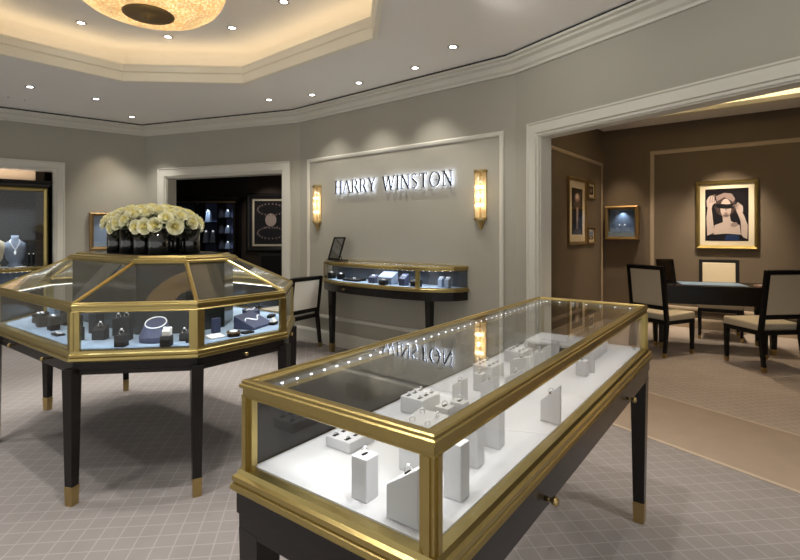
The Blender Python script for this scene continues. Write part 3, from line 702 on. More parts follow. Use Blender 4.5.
b.add([(-.025, -.018, 0), (.025, -.018, 0), (.025, .018, 0), (-.025, .018, 0), (-.02, .0, .028), (.02, .0, .028)], [(0, 1, 5, 4), (1, 2, 5), (2, 3, 4, 5), (3, 0, 4), (3, 2, 1, 0)]); b.build('card', 'paper', t)
# left pane group
obox('ring_stand', 'grey-black block in the left octagon pane, nearest the glass', 'jewellery stand', -2.18, 3.09, .06, .055, .085, 'blackfab', OA, gem='cluster')
obox('ring_stand', 'slope-topped dark block left of the one nearest the glass', 'jewellery stand', -2.33, 3.20, .06, .06, .095, 'blackfab', OA, gem='cluster', slope=.02)
obox('ring_stand', 'dark block second row in the left octagon pane', 'jewellery stand', -2.22, 3.27, .05, .06, .11, 'blackfab', OA, gem='cluster')
obox('ring_stand', 'dark block third row nearest the core in the left octagon pane', 'jewellery stand', -2.05, 3.12, .05, .05, .09, 'blackfab', OA, gem='cluster')
obox('ring_stand', 'dark low block at the left end of the octagon', 'jewellery stand', -2.46, 3.34, .06, .06, .06, 'blackfab', OA, gem='cluster')
pad('flat dark bracelet pad on the floor of the left octagon pane', -2.04, 2.93, .09, .05, .012, 'blackfab', OA, 0, gem=1)
pad('large pale blue sloping pad at the far left of the octagon', -2.50, 3.62, .18, .13, .07, 'bluefab', R(140), .05, gem=1)

# vases and roses
GV = 'black glass vases on the octagonal showcase'
vl = {(-.3, -.11): 'black cylindrical vase at the left end of the front row under the roses', (-.1, -.11): 'black cylindrical vase second from the left in the front row', (.1, -.11): 'black cylindrical vase third from the left in the front row',
      (.3, -.11): 'black cylindrical vase nearest the camera, at the right of the front row', (-.3, .11): 'black cylindrical vase at the left end of the hidden rear row', (-.1, .11): 'black cylindrical vase second from the left in the rear row',
      (.1, .11): 'black cylindrical vase third from the left in the rear row', (.3, .11): 'black cylindrical vase at the far right edge of the roses'}
v0 = None
for (u, v_), lab in vl.items():
    x, y, _ = ol(u, v_)
    if v0 is None:
        v0 = thing('vase', lab, 'vase', (x, y, 1.2592), 0, GV)
        MB().lathe([(0, 0), (.060, 0), (.064, .004), (.064, .17), (.060, .17), (.058, .02), (0, .018)], 36).build('body', 'vase', v0, smooth=True)
        MB().lathe([(.0645, .160), (.0658, .162), (.0658, .170), (.058, .172), (.058, .16)], 36).build('rim', 'vase', v0, smooth=True)
    else: copy_tree(v0, lab, (x, y, 1.2592))
def petal_ring(b, n, r, h, open_, tilt, z0, ph):
    for k in range(n):
        a = ph+2*PI*k/n; vs = []; W = 5; Hh = 4; hw = PI/n*1.45
        for j in range(Hh+1):
            t_ = j/Hh
            rr = r*(.35+.65*math.sin(min(1, t_*1.15)*PI/2))+open_*max(0, t_-.55)**1.5*2.2; z = z0+h*(t_-.25*open_/.02*max(0, t_-.7)**2*4)
            for i in range(W+1):
                s_ = i/W*2-1; w_ = hw*(.5+.5*math.sin(PI*min(1, t_*.75+.18)))
                edge = (1-abs(s_)**2.5*.25*t_)
                vs.append(((rr+.002*abs(s_)*0)*math.cos(a+s_*w_), (rr)*math.sin(a+s_*w_), z0+(z-z0)*edge))
        b.add(vs, [(j*(W+1)+i, j*(W+1)+i+1, (j+1)*(W+1)+i+1, (j+1)*(W+1)+i) for j in range(Hh) for i in range(W)])
rose0 = thing('rose', 'pale yellow rose in the dense bunch above the black vases', 'rose', (0, 0, 0), 0, 'pale yellow roses over the black vases')
b = MB(); petal_ring(b, 6, .047, .040, .016, 0, -.004, 0); petal_ring(b, 6, .039, .046, .010, 0, -.001, .5); petal_ring(b, 5, .030, .050, .006, 0, 0, .2)
b.build('outer_petals', 'petal', rose0, smooth=True)
b = MB(); petal_ring(b, 4, .021, .052, .003, 0, 0, .9); petal_ring(b, 3, .012, .053, .001, 0, 0, .3); b.ball((0, 0, .025), .010, 8, 6, (1, 1, 2)); b.build('inner_petals', 'petal_in', rose0, smooth=True)
b = MB(); b.lathe([(0, -.012), (.014, -.010), (.022, 0), (.03, .012)], 10); b.tube([(0, 0, -.01), (0, 0, -.04)], .003, 6)
for k in range(5): a = 2*PI*k/5; b.add([(0.006*math.cos(a+1.5), .006*math.sin(a+1.5), -.01), (.035*math.cos(a), .035*math.sin(a), -.004), (0.006*math.cos(a-1.5), .006*math.sin(a-1.5), -.01)], [(0, 1, 2)])
b.build('calyx', 'stem', rose0)
first = True; placed = []
rr_ = random.Random(3)
for tries in range(9000):
    zz = rr_.uniform(-.28, 1); a = rr_.uniform(0, 2*PI); rr = math.sqrt(1-zz*zz)
    nx, ny = rr*math.cos(a), rr*math.sin(a)
    u, v_, z = .42*nx-.01, .235*ny, 1.455+(.105 if zz > 0 else .06)*zz
    if all((u-p_[0])**2+(v_-p_[1])**2+(z-p_[2])**2 > .063**2 for p_ in placed):
        placed.append((u, v_, z, nx, ny, zz))
for u, v_, z, nx, ny, zz in placed:
    x, y, _ = ol(u, v_)
    nrm = Vector((nx/.42, ny/.25, max(zz, -.15)/.13)); nrm.rotate(Matrix.Rotation(OA, 3, 'Z')); nrm.normalize()
    if nrm.z < .05: nrm.z = .05; nrm.normalize()
    o = rose0 if first else copy_tree(rose0); first = False
    o.location = (x, y, z); s_ = rr_.uniform(.86, 1.0); o.scale = (s_, s_, s_)
    o.rotation_euler = (nrm.to_track_quat('Z', 'Y') @ Matrix.Rotation(rr_.uniform(0, 6), 3, 'Z').to_quaternion()).to_euler()

# ------------------------------------------------------------------ sign wall
angS = math.atan2(-dS.y, -dS.x)   # viewer's right along the sign wall
def onS(t_, d=0, z=0): q = C1+dS*t_; return (q.x+nS.x*d, q.y+nS.y*d, z)
# letters drawn as strokes: (polygon lists) on a unit cap height
def letters():
    T, N_ = .115, .04   # thick and thin stroke widths
    def st(p, q, w):
        p, q = Vector(p), Vector(q); d = (q-p).normalized(); n = Vector((-d.y, d.x))*w/2; return [tuple(p+n), tuple(p-n), tuple(q-n), tuple(q+n)]
    def serif(x, y, w=.16): return [(x-w, y-.02), (x+w, y-.02), (x+w, y+.02), (x-w, y+.02)]
    def arc(cx, cy, rx, ry, a0, a1, wt, wn, n=16):
        out_ = []
        for i in range(n):
            qs = []
            for a in (a0+(a1-a0)*i/n, a0+(a1-a0)*(i+1)/n):
                a = R(a); w = wn+(wt-wn)*abs(math.cos(a)); c_ = (cx+rx*math.cos(a), cy+ry*math.sin(a)); 
                qs.append(((c_[0]-w/2*math.cos(a)), c_[1]-w/2*math.sin(a))); qs.append((c_[0]+w/2*math.cos(a), c_[1]+w/2*math.sin(a)))
            out_.append([qs[0], qs[1], qs[3], qs[2]])
        return out_
    Lt = {}
    Lt['H'] = (.78, [st((.12, 0), (.12, 1), T), st((.66, 0), (.66, 1), T), st((.12, .52), (.66, .52), N_), serif(.12, .02), serif(.12, .98), serif(.66, .02), serif(.66, .98)])
    Lt['A'] = (.80, [st((.08, 0), (.40, 1), N_+.02), st((.72, 0), (.40, 1), T), st((.2, .34), (.6, .34), N_), serif(.08, .02, .12), serif(.72, .02, .14)])
    Lt['R'] = (.74, [st((.12, 0), (.12, 1), T), st((.12, .98), (.36, .98), N_), st((.12, .5), (.36, .5), N_), serif(.12, .02), serif(.08, .98, .1), st((.34, .5), (.68, .0), T), serif(.70, .02, .08)]+arc(.36, .74, .2, .24, -90, 90, T, N_))
    Lt['Y'] = (.74, [st((.37, 0), (.37, .48), T), st((.37, .45), (.08, 1), T), st((.37, .45), (.66, 1), N_+.02), serif(.37, .02), serif(.08, .98, .12), serif(.66, .98, .1)])
    Lt['W'] = (1.16, [st((.08, 1), (.34, 0), T), st((.34, 0), (.58, 1), N_+.02), st((.58, 1), (.82, 0), T), st((.82, 0), (1.08, 1), N_+.02), serif(.08, .98, .12), serif(.58, .98, .12), serif(1.08, .98, .1)])
    Lt['I'] = (.30, [st((.15, 0), (.15, 1), T), serif(.15, .02), serif(.15, .98)])
    Lt['N'] = (.84, [st((.14, 0), (.14, 1), N_+.02), st((.14, 1), (.70, 0), T), st((.70, 0), (.70, 1), N_+.02), serif(.14, .02, .12), serif(.10, .98, .12), serif(.70, .98, .12)])
    Lt['S'] = (.56, arc(.28, .74, .19, .24, 35, 200, N_+.02, N_+.03)+[st((.10, .66), (.47, .32), T)]+arc(.28, .26, .19, .24, -145, 20, N_+.02, N_+.03))
    Lt['T'] = (.70, [st((.35, 0), (.35, 1), T), st((.05, .97), (.65, .97), N_+.01), st((.06, .84), (.06, .98), N_), st((.64, .84), (.64, .98), N_), serif(.35, .02)])
    Lt['O'] = (.92, arc(.46, .5, .37, .48, 0, 360, T, N_, 32))
    return Lt
LT = letters(); word = 'HARRY WINSTON'
cap = .155; tot = sum((LT[c][0] if c != ' ' else .42)+.09 for c in word)-.09
sx_ = 1.735/(tot*cap)
sg = thing('wall_sign', 'backlit raised letters spelling the shop name, haloed in cool white, high on the grey wall', 'sign', onS(2.402, 0.0, 1.958-cap/2), angS)
cx = 0
for c in word:
    if c == ' ': cx += .51; continue
    wd, polys = LT[c]
    b = MB(frame_xf()); bl = MB(frame_xf())
    for k_, pl in enumerate(polys):
        q = [((cx+x)*cap*sx_, y*cap) for x, y in pl]
        b.prism(q, .030+k_*.00012, .038+k_*.00012)
        mx_ = sum(x for x, y in q)/len(q); my = sum(y for x, y in q)/len(q)
        bl.prism([(mx_+(x-mx_)*.9, my+(y-my)*.9) for x, y in q], .0275, .029)
    lo = b.build('letter', 'steel', sg); bl.build('backlight', 'halo', lo)
    b = MB(frame_xf()); 
    cxm = (cx+wd/2)*cap*sx_; b.box(cxm-.004, cxm+.004, cap*.48, cap*.52, 0, .023); b.build('standoff', 'chrome', lo)
    cx += wd+.09
# sconces
def make_sconce(t_, label):
    s = thing('wall_sconce', label, 'wall lamp', onS(t_, .0, 1.43), angS, 'brass half-round wall sconces')
    b = MB(); b.box(-.062, .062, -.012, 0, .09, .57); b.build('back_plate', 'ivory', s)
    A0, A1 = R(180), R(360)
    b = MB(); b.lathe([(.064, .115), (.066, .115), (.066, .555), (.064, .555)], 24, a0=A0, a1=A1); b.build('glass_shade', 'sconceglass', s, smooth=True)
    def half(z0, z1, r0, r1): return MB().prism([(r0*math.cos(A0+PI*i/16), r0*math.sin(A0+PI*i/16)) for i in range(17)], z0, z1, [(r1*math.cos(A0+PI*i/16), r1*math.sin(A0+PI*i/16)) for i in range(17)])
    half(.555, .580, .070, .070).build('top_cap', 'brass', s)
    bb = half(.095, .118, .070, .070); bb.prism([(.03*math.cos(A0+PI*i/16), .03*math.sin(A0+PI*i/16)) for i in range(17)], .045, .095, [(.058*math.cos(A0+PI*i/16), .058*math.sin(A0+PI*i/16)) for i in range(17)])
    bb.prism([(.012*math.cos(A0+PI*i/16), .012*math.sin(A0+PI*i/16)) for i in range(17)], .0, .045, [(.03*math.cos(A0+PI*i/16), .03*math.sin(A0+PI*i/16)) for i in range(17)])
    bb.build('finial', 'brass', s)
    for z in (.24, .415):
        MB().ball((0, -.032, z), .017, 12, 8, (2.9, .8, .8)).build('bulb', 'bulb', s, smooth=True)
    MB().box(-.008, .008, -.02, -.012, .12, .55).build('lamp_rail', 'brass', s)
    return s
make_sconce(.367, 'brass half-round wall sconce with two lit bulbs, right of the sign')
make_sconce(2.757, 'brass half-round wall sconce with two lit bulbs, beside the dark doorway')
for t_ in (.367, 2.757):
    light('sconce_light', 'POINT', onS(t_, .045, 1.76), .35, (1, .78, .48), size=.012)

# --- bow-fronted console
def console(name, label, org, ang, length, depth, zt, posts, legs, item=None, ex=2.4):
    t = thing(name, label, 'display case', (org[0], org[1], 0), ang, 'bow-fronted wall showcases')
    def outline(d, n=36):
        hl = length/2-d; dd = depth-d; pts = []
        for i in range(n+1):
            x = -hl+2*hl*i/n; pts.append((x, -dd*max(0, 1-abs(x/hl)**ex)**(1/ex)))
        pts[0] = (-hl, 0); pts[-1] = (hl, 0)
        # denser ends
        ext = []
        for s_ in (.25, .5, .75):
            x = hl*(1-.03*(1-s_)); ext.append((x, -dd*(1-abs(x/hl)**ex)**(1/ex)))
        return [pts[0]]+[(-x, y) for x, y in ext[::-1]]+pts[1:-1]+ext+[pts[-1]]
    o0 = outline(0)
    MB().sweep(o0, rail_profile(zt, .042, .035), closed=False).build('top_rail', 'gold', t)
    MB().sweep(o0, base_profile(zt-.21, .04, .04), closed=False).build('base_rail', 'gold', t)
    b = MB(); b.prism(outline(.006), zt-.335, zt-.25); ap = b.build('apron', 'black', t)
    b = MB(); b.prism(outline(.02), zt-.25, zt-.212); b.build('display_floor', 'bluefab', t)
    b = MB(); b.prism(outline(.03), zt-.008, zt-.004); b.build('top_pane', 'glass', t)
    b = MB(); b.sweep(outline(.012), [(0, zt-.21), (0, zt-.04), (-.004, zt-.04), (-.004, zt-.21)], closed=False); b.build('bow_pane', 'glass', t, smooth=False)
    b = MB(); b.box(-length/2+.01, length/2-.01, -.012, -.002, zt-.21, zt-.012); b.build('back_panel', 'conback', t)
    b = MB(); b.box(-length/2, length/2, -.03, -.0, zt-.03, zt); b.build('back_rail', 'gold', t)
    for x in posts:
        hl = length/2; y = -depth*max(0, 1-abs(x/hl)**ex)**(1/ex)
        b = MB(); b.box(x-.022, x+.022, y+.001, y+.025, zt-.21, zt-.03); b.box(x-.01, x+.01, y-.004, y+.001, zt-.21, zt-.03); b.build('mullion', 'gold', t)
    for x, y in legs: leg(t, x, y, zt-.335, .07, .045)
    b = MB(); hl = length/2-.045
    for i in range(34):
        x = -hl+2*hl*i/33; y = -(depth-.045)*max(0, 1-abs(x/hl)**ex)**(1/ex); b.box(x-.005, x+.005, y-.005, y+.005, zt-.046, zt-.041)
    for i in range(24): x = -hl+.3+(2*hl-.6)*i/23; b.box(x-.004, x+.004, -.04, -.032, zt-.018, zt-.010)
    b.build('led_strip', 'led', t)
    k = (0, -1)
    knob(ap, (-.35, -depth*(1-abs(.35/(length/2))**ex)**(1/ex)+.006, zt-.29), k)
    c, s_ = math.cos(ang), math.sin(ang)
    def W(x, y, z): return (org[0]+x*c-y*s_, org[1]+x*s_+y*c, z)
    strip_light(W(-length*.42, -depth*.55, 0), W(length*.42, -depth*.55, 0), zt-.03, 2.0, (.80, .88, 1), .03, spread=140)
    return t, W
q = C1+dS*1.50
con, CW = console('bow_front_showcase', 'bow-fronted gold and black glass showcase against the wall below the sign', q, angS, 1.98, .42, 1.07, [-.95, .62], [(.66, -.2), (-.75, -.22)])
ZK = 1.07-.212
def cbox(nm, label, x, y, w, d, h, mat, cat, gem=True, slope=0, rot=0, z=ZK):
    p = CW(x, y, z); return obox(nm, label, cat, p[0], p[1], w, d, h, mat, angS+rot, z=z, gem='cluster' if gem else None, slope=slope, group='stands in the wall showcase')
cbox('ring_stand', 'black ring stand leftmost in the wall showcase', -.80, -.18, .07, .06, .07, 'blackfab', 'jewellery stand')
cbox('ring_stand', 'black ring stand second from the left in the wall showcase', -.62, -.2, .07, .06, .065, 'blackfab', 'jewellery stand')
cbox('display_tray', 'flat black framed tray left of centre in the wall showcase', -.38, -.22, .24, .14, .03, 'blackfab', 'jewellery tray', slope=.01)
cbox('ring_stand', 'navy sloped stand left of the big cushion in the wall showcase', -.06, -.25, .09, .07, .09, 'navy', 'jewellery stand', slope=.03)
cbox('necklace_cushion', 'large bluish necklace cushion in the middle of the wall showcase', .12, -.22, .20, .11, .13, 'bust', 'necklace stand', slope=.06)
cbox('ring_stand', 'small dark stand in front of the large necklace cushion', .16, -.33, .08, .06, .05, 'blackfab', 'jewellery stand')
cbox('ring_stand', 'navy upright stand right of the large necklace cushion', .36, -.24, .08, .07, .12, 'navy', 'jewellery stand', slope=.05)
cbox('ring_stand', 'black double stand left of the wall showcase mullion', .53, -.25, .10, .07, .07, 'blackfab', 'jewellery stand', slope=.02)
cbox('earring_stand', 'left one of the two white-topped earring stands, right end of the wall showcase', .76, -.14, .05, .05, .11, 'bust', 'jewellery stand', slope=.03)
cbox('earring_stand', 'right one of the two white-topped earring stands, right end of the wall showcase', .84, -.14, .05, .05, .11, 'bust', 'jewellery stand', slope=.03)
def table_mirror(loc, rz, label, w=.2, h=.28, tilt=-14):
    t = thing('table_mirror', label, 'mirror', loc, rz)
    til = Matrix.Translation((0, 0, .012)) @ Matrix.Rotation(R(tilt), 4, 'X')
    b = MB(til @ frame_xf()); b.sweep([(-w/2, 0), (w/2, 0), (w/2, h), (-w/2, h)], [(0, 0), (0, .014), (-.016, .016), (-.016, 0)]); b.build('frame', 'black', t)
    b = MB(til @ frame_xf()); b.box(-w/2+.012, w/2-.012, .012, h-.012, .003, .009); b.build('mirror_glass', 'mirror', t)
    b = MB(til @ frame_xf()); b.box(-w/2+.005, w/2-.005, .005, h-.005, .0, .003); b.build('back_board', 'black', t)
    b = MB(); b.box(-w/2, w/2, -.03, .13, 0, .012); b.tube([(0, .12, .01), (0, .045, h*.6)], .006, 8); b.build('stand', 'black', t, bevel=.002)
    return t
p = CW(-.74, -.20, 1.072); table_mirror(p, angS+R(-4), 'black-framed tilting mirror standing on the left end of the wall showcase', .21, .28, -20)

# ------------------------------------------------------------------ pictures
def picture(name, label, cat, loc, rz, w, h, fw, fd, fm, mat_w=.04, group=None, art=None, matc='mat'):
    t = thing(name, label, cat, loc, rz, group)
    b = MB(frame_xf()); b.sweep([(-w/2, 0), (w/2, 0), (w/2, h), (-w/2, h)], [(0, 0.001), (0, fd*.7), (-fw*.25, fd), (-fw*.6, fd*.85), (-fw*.75, fd*.6), (-fw, fd*.5), (-fw, 0.001)]); b.build('frame', fm, t)
    b = MB(frame_xf()); b.box(-w/2+fw*.8, w/2-fw*.8, fw*.8, h-fw*.8, .002, .010); b.build('mat_board', matc, t)
    if art:
        x0, x1, z0, z1 = -w/2+fw+mat_w, w/2-fw-mat_w, fw+mat_w, h-fw-mat_w
        art(t, x0, x1, z0, z1)
    b = MB(frame_xf()); b.box(-w/2+fw*.9, w/2-fw*.9, fw*.9, h-fw*.9, fd*.42, fd*.42+.002); b.build('glazing', 'pictureglass', t)
    return t
def poly_on(t, name, mat, pts, z, ox, oz, sx, sz):
    b = MB(frame_xf()); b.prism([(ox+x*sx, oz+y*sz) for x, y in pts], .0101, .0101+z*.00035); return b.build(name, mat, t)
def ell(cx, cy, rx, ry, n=24, a0=0, a1=360): return [(cx+rx*math.cos(R(a0+(a1-a0)*i/n)), cy+ry*math.sin(R(a0+(a1-a0)*i/n))) for i in range(n)]
def portrait(t, x0, x1, z0, z1):
    w, h = x1-x0, z1-z0
    def pp(name, mat, pts, lv): return poly_on(t, name, mat, pts, lv, x0, z0, w, h)
    pr_ = pp('print', 'print', [(0, 0), (1, 0), (1, 1), (0, 1)], 1)
    def sub(mat, pts, lv, nm='printed_shape'):
        b = MB(frame_xf()); b.prism([(x0+x*w, z0+y*h) for x, y in pts], .0101, .0101+lv*.0004); b.build(nm, mat, pr_)
    sub('hair', ell(.47, .68, .24, .22), 2, 'printed_hair'); sub('skin2', [(.25, .86), (.45, .92), (.62, .90), (.70, .80), (.66, .74), (.45, .84), (.28, .76)], 3, 'printed_hair_light')
    sub('skin', [(.05, .10), (.03, .45), (.06, .66), (.15, .64), (.18, .45), (.22, .16)], 3, 'printed_arm'); sub('skin', [(.97, .04), (.98, .30), (.90, .48), (.80, .62), (.74, .55), (.82, .38), (.84, .08)], 3, 'printed_arm')
    sub('skin', [(.42, .36), (.41, .48), (.58, .48), (.60, .38), (.80, .30), (.83, .11), (.20, .11), (.22, .30)], 3, 'printed_shoulders')
    sub('skin2', [(.60, .33), (.72, .36), (.78, .30), (.68, .26), (.60, .28)], 4, 'printed_jewel')
    sub('skin', ell(.485, .62, .125, .185), 5, 'printed_face')
    sub('skin2', ell(.49, .49, .07, .035), 5, 'printed_chin')
    sub('print', [(.22, .68), (.30, .63), (.50, .61), (.72, .63), (.80, .69), (.72, .71), (.50, .70), (.30, .72)], 6, 'printed_mask')
    sub('skin2', [(.475, .62), (.505, .62), (.51, .575), (.47, .575)], 6, 'printed_nose'); sub('lip', ell(.49, .535, .035, .012, 12), 6, 'printed_lips')
    sub('skin', [(.04, .66), (.03, .78), (.09, .86), (.19, .88), (.23, .80), (.26, .74), (.18, .70), (.15, .62)], 6, 'printed_hand')
    for k in range(3): sub('skin2', [(.10+.05*k, .74), (.12+.05*k, .88+.008*k), (.135+.05*k, .88+.008*k), (.125+.05*k, .74)], 7, 'printed_finger')
    sub('skin', [(.70, .68), (.76, .73), (.87, .66), (.88, .56), (.80, .50), (.74, .53)], 6, 'printed_hand')
    for k in range(3): sub('skin2', [(.72+.03*k, .70-.03*k), (.64+.03*k, .67-.035*k), (.65+.03*k, .655-.035*k), (.73+.03*k, .675-.03*k)], 7, 'printed_finger')
    sub('print', [(.05, 0), (.95, 0), (.84, .12), (.5, .14), (.18, .12)], 6, 'printed_dress'); sub('printblue', [(.45, .01), (.78, .01), (.78, .11), (.50, .12)], 7, 'printed_sheen')
angB = math.atan2(dB.y, dB.x); nB = Vector((-.623, -.782))
def onB(px_, z, d=0.0):
    r_ = (px_-400)/491; s_ = (r_*S.y-S.x)/(dB.x-r_*dB.y); q = S+dB*s_; return (q.x+nB.x*d, q.y+nB.y*d, z), q.y
(pb, Yp) = onB(726.5, 0)
zb = 1.4-Yp*(249-233)/491; zt_ = 1.4+Yp*(233-180.5)/491
picture('framed_portrait', 'gold-framed black and white portrait of a person holding a mask strip to the eyes', 'picture', (pb[0], pb[1], zb), angB, (Vector(onB(756.5, 0)[0])-Vector(onB(694, 0)[0])).length, zt_-zb, .05, .05, 'gold', .065, art=portrait)
light('picture_light', 'SPOT', (pb[0]+nB.x*.75, pb[1]+nB.y*.75, 2.98), 170, (1, .84, .64), (pb[0], pb[1], .95), .03, spot=56, blend=.9)
# small lit niche box
(pn, Yn) = onB(623, 0)
zb = 1.4-Yn*(240-233)/491
nt_ = thing('display_niche', 'small bronze-framed wall niche with blue lining and a lone jewel', 'display case', (pn[0], pn[1], zb), angB)
b = MB(frame_xf()); w_, h_ = .50, .54
b.sweep([(-w_/2, 0), (w_/2, 0), (w_/2, h_), (-w_/2, h_)], [(0, 0.001), (0, .12), (-.02, .135), (-.05, .125), (-.055, .10), (-.055, .001)]); b.build('frame', 'bronze', nt_)
b = MB(frame_xf()); b.box(-.2, .2, .05, .49, .002, .006); b.build('back_lining', 'nicheblue', nt_)
b = MB(frame_xf()); b.box(-.195, .195, .055, .13, .006, .10); b.build('shelf', 'bluefab', nt_)
b = MB(frame_xf()); b.box(-.196, .196, .052, .488, .108, .112); b.build('pane', 'glass', nt_)
t = thing('necklace_stand', 'tiny stand with two bright jewels inside the blue wall niche', 'jewellery stand', (pn[0]+nB.x*.05, pn[1]+nB.y*.05, zb+.13), angB)
b = MB(); b.tube([(0, 0, 0), (0, 0, .10)], .004, 8); b.tube([(-.04, 0, .10), (.04, 0, .10)], .003, 6); b.cyl((0, 0), .02, 0, .006); b.build('stand', 'chrome', t)
for s_ in (-1, 1): MB().ball((s_*.04, 0, .112), .012, 10, 8).build('gem', 'diamond', t, smooth=True)
light('niche_light', 'SPOT', (pn[0]+nB.x*.055, pn[1]+nB.y*.055, zb+.475), 2.2, (.75, .87, 1), (pn[0]+nB.x*.03, pn[1]+nB.y*.03, zb), .01, spot=110, blend=.9)
# frames on the side wall
angW = math.atan2(dW.y, dW.x)+PI; nW = Vector((.777, -.63))
def onW(px_, y_, d=0):
    r_ = (px_-400)/491; s_ = (r_*S.y-S.x)/(dW.x-r_*dW.y); q = S+dW*s_; return Vector((q.x+nW.x*d, q.y+nW.y*d)), 1.4+q.y*(233-y_)/491
def abstract(kind):
    def f(t, x0, x1, z0, z1):
        w, h = x1-x0, z1-z0
        b = MB(frame_xf()); b.box(x0, x1, z0, z1, .0101, .0106); pr_ = b.build('print', 'print', t)
        def sub(mat, pts, lv, nm='printed_shape'):
            b = MB(frame_xf()); b.prism([(x0+x*w, z0+y*h) for x, y in pts], .0101, .0101+lv*.0006); b.build(nm, mat, pr_)
        if kind == 0:
            sub('skin2', ell(.5, .80, .22, .10), 2, 'printed_bloom'); sub('skin', ell(.48, .82, .10, .05), 3, 'printed_bloom'); sub('hair', ell(.5, .66, .3, .08), 2, 'printed_bloom')
            sub('skin2', [(.42, .12), (.58, .12), (.62, .60), (.38, .60)], 2, 'printed_figure'); sub('skin', [(.46, .3), (.54, .3), (.55, .56), (.45, .56)], 3, 'printed_figure'); sub('hair', [(.1, .0), (.9, .0), (.8, .12), (.2, .12)], 2, 'printed_ground')
        elif kind == 1: sub('skin2', ell(.5, .55, .25, .3), 2); sub('hair', ell(.5, .75, .2, .15), 3)
        else: sub('bust', [(0, .4), (1, .4), (1, 1), (0, 1)], 2); sub('skin', [(.2, .1), (.8, .1), (.8, .35), (.2, .35)], 2)
    return f
def sideframe(px0, px1, yt, yb, label, fw, mw, kind):
    q0_, _ = onW(px0, 0); q1_, _ = onW(px1, 0); w = (q1_-q0_).length
    c, zt2 = onW((px0+px1)/2, yt); _, zb2 = onW((px0+px1)/2, yb)
    picture('framed_picture', label, 'picture', (c.x, c.y, zb2), angW, w, zt2-zb2, fw, .035, 'bronze', mw, 'gold-framed pictures on the side-room wall', abstract(kind))
    return c, zt2, zb2
c, zt2, zb2 = sideframe(567.5, 585.5, 178, 245, 'tall gold-framed picture with wide cream mat on the brown side wall', .05, .10, 0)
light('picture_light', 'SPOT', (c.x+nW.x*.75, c.y+nW.y*.75, 2.95), 30, (1, .74, .42), (c.x, c.y, .8), .02, spot=44, blend=.7)
c, _, _ = sideframe(586.8, 594, 182, 199.5, 'small gold-framed picture, upper of the two beside the tall one', .035, .035, 1)
light('picture_light', 'SPOT', (c.x+nW.x*.75, c.y+nW.y*.75, 2.95), 22, (1, .74, .42), (c.x, c.y, .8), .02, spot=40, blend=.7)
sideframe(586.8, 594, 227, 244, 'small gold-framed picture, lower of the two beside the tall one', .035, .035, 2)

# poster in the den, facing the camera on its back wall
def jewelposter(t, x0, x1, z0, z1):
    w, h = x1-x0, z1-z0
    b = MB(frame_xf()); b.box(x0, x1, z0, z1, .0101, .0106); pr_ = b.build('print', 'print', t)
    b = MB(frame_xf()); b.prism([(x0+x*w, z0+y*h) for x, y in ell(.5, .56, .17, .15)], .0106, .0112); b.build('printed_oval', 'skin', pr_)
    b = MB(frame_xf())
    for cy_ in (.80, .26):
        for k in range(22):
            a = 2*PI*k/22; x, y = .5+.40*math.cos(a), cy_+.13*math.sin(a); b.prism([(x0+p_[0]*w, z0+p_[1]*h) for p_ in ell(x, y, .022, .02, 8)], .0106, .0112)
    for k in range(6): b.prism([(x0+p_[0]*w, z0+p_[1]*h) for p_ in ell(.3+.08*k, .38+.01*(k % 2), .015, .03, 8)], .0106, .0112)
    b.build('printed_collar', 'skin2', pr_)
picture('framed_poster', 'black-framed poster of an oval jewel collar on the dark room wall', 'picture', (-2.47, 9.398, 1.04), 0, .92, 1.12, .11, .05, 'black', .035, art=jewelposter)
light('picture_light', 'SPOT', (-2.47, 8.5, 2.8), 24, (1, .88, .76), (-2.47, 9.39, 1.5), .03, spot=55, blend=.7)
# left wall display frame, half behind the roses
angL = math.atan2(dL.y, dL.x)+PI; nL = Vector((.634, -.773))
r_ = (107.5-400)/491; s_ = (r_*C3.y-C3.x)/(dL.x-r_*dL.y); q = C3+dL*s_
lf = thing('display_niche', 'small bronze-framed lit wall niche half hidden behind the roses', 'display case', (q.x, q.y, 1.4-q.y*(250-233)/491), angL)
b = MB(frame_xf()); w_, h_ = .46, .54; b.sweep([(-w_/2, 0), (w_/2, 0), (w_/2, h_), (-w_/2, h_)], [(0, 0.001), (0, .07), (-.02, .08), (-.045, .07), (-.05, .06), (-.05, .001)]); b.build('frame', 'bronze', lf)
b = MB(frame_xf()); b.box(-.19, .19, .045, .495, .002, .006); b.build('back_lining', 'nicheblue', lf)
b = MB(frame_xf()); b.box(-.18, .18, .05, .12, .006, .055); b.build('shelf', 'bluefab', lf)
b = MB(frame_xf()); b.box(-.185, .185, .048, .492, .060, .063); b.build('pane', 'glass', lf)
light('niche_light', 'SPOT', (q.x+nL.x*.04, q.y+nL.y*.04, lf.location.z+.48), 2.5, (.75, .87, 1), (q.x+nL.x*.02, q.y+nL.y*.02, lf.location.z), .01, spot=120, blend=.9)
light('spot_light', 'SPOT', (q.x+nL.x*.5, q.y+nL.y*.5, 2.95), 14, (1, .85, .66), (q.x, q.y, 1.7), .03, spot=60, blend=.8)

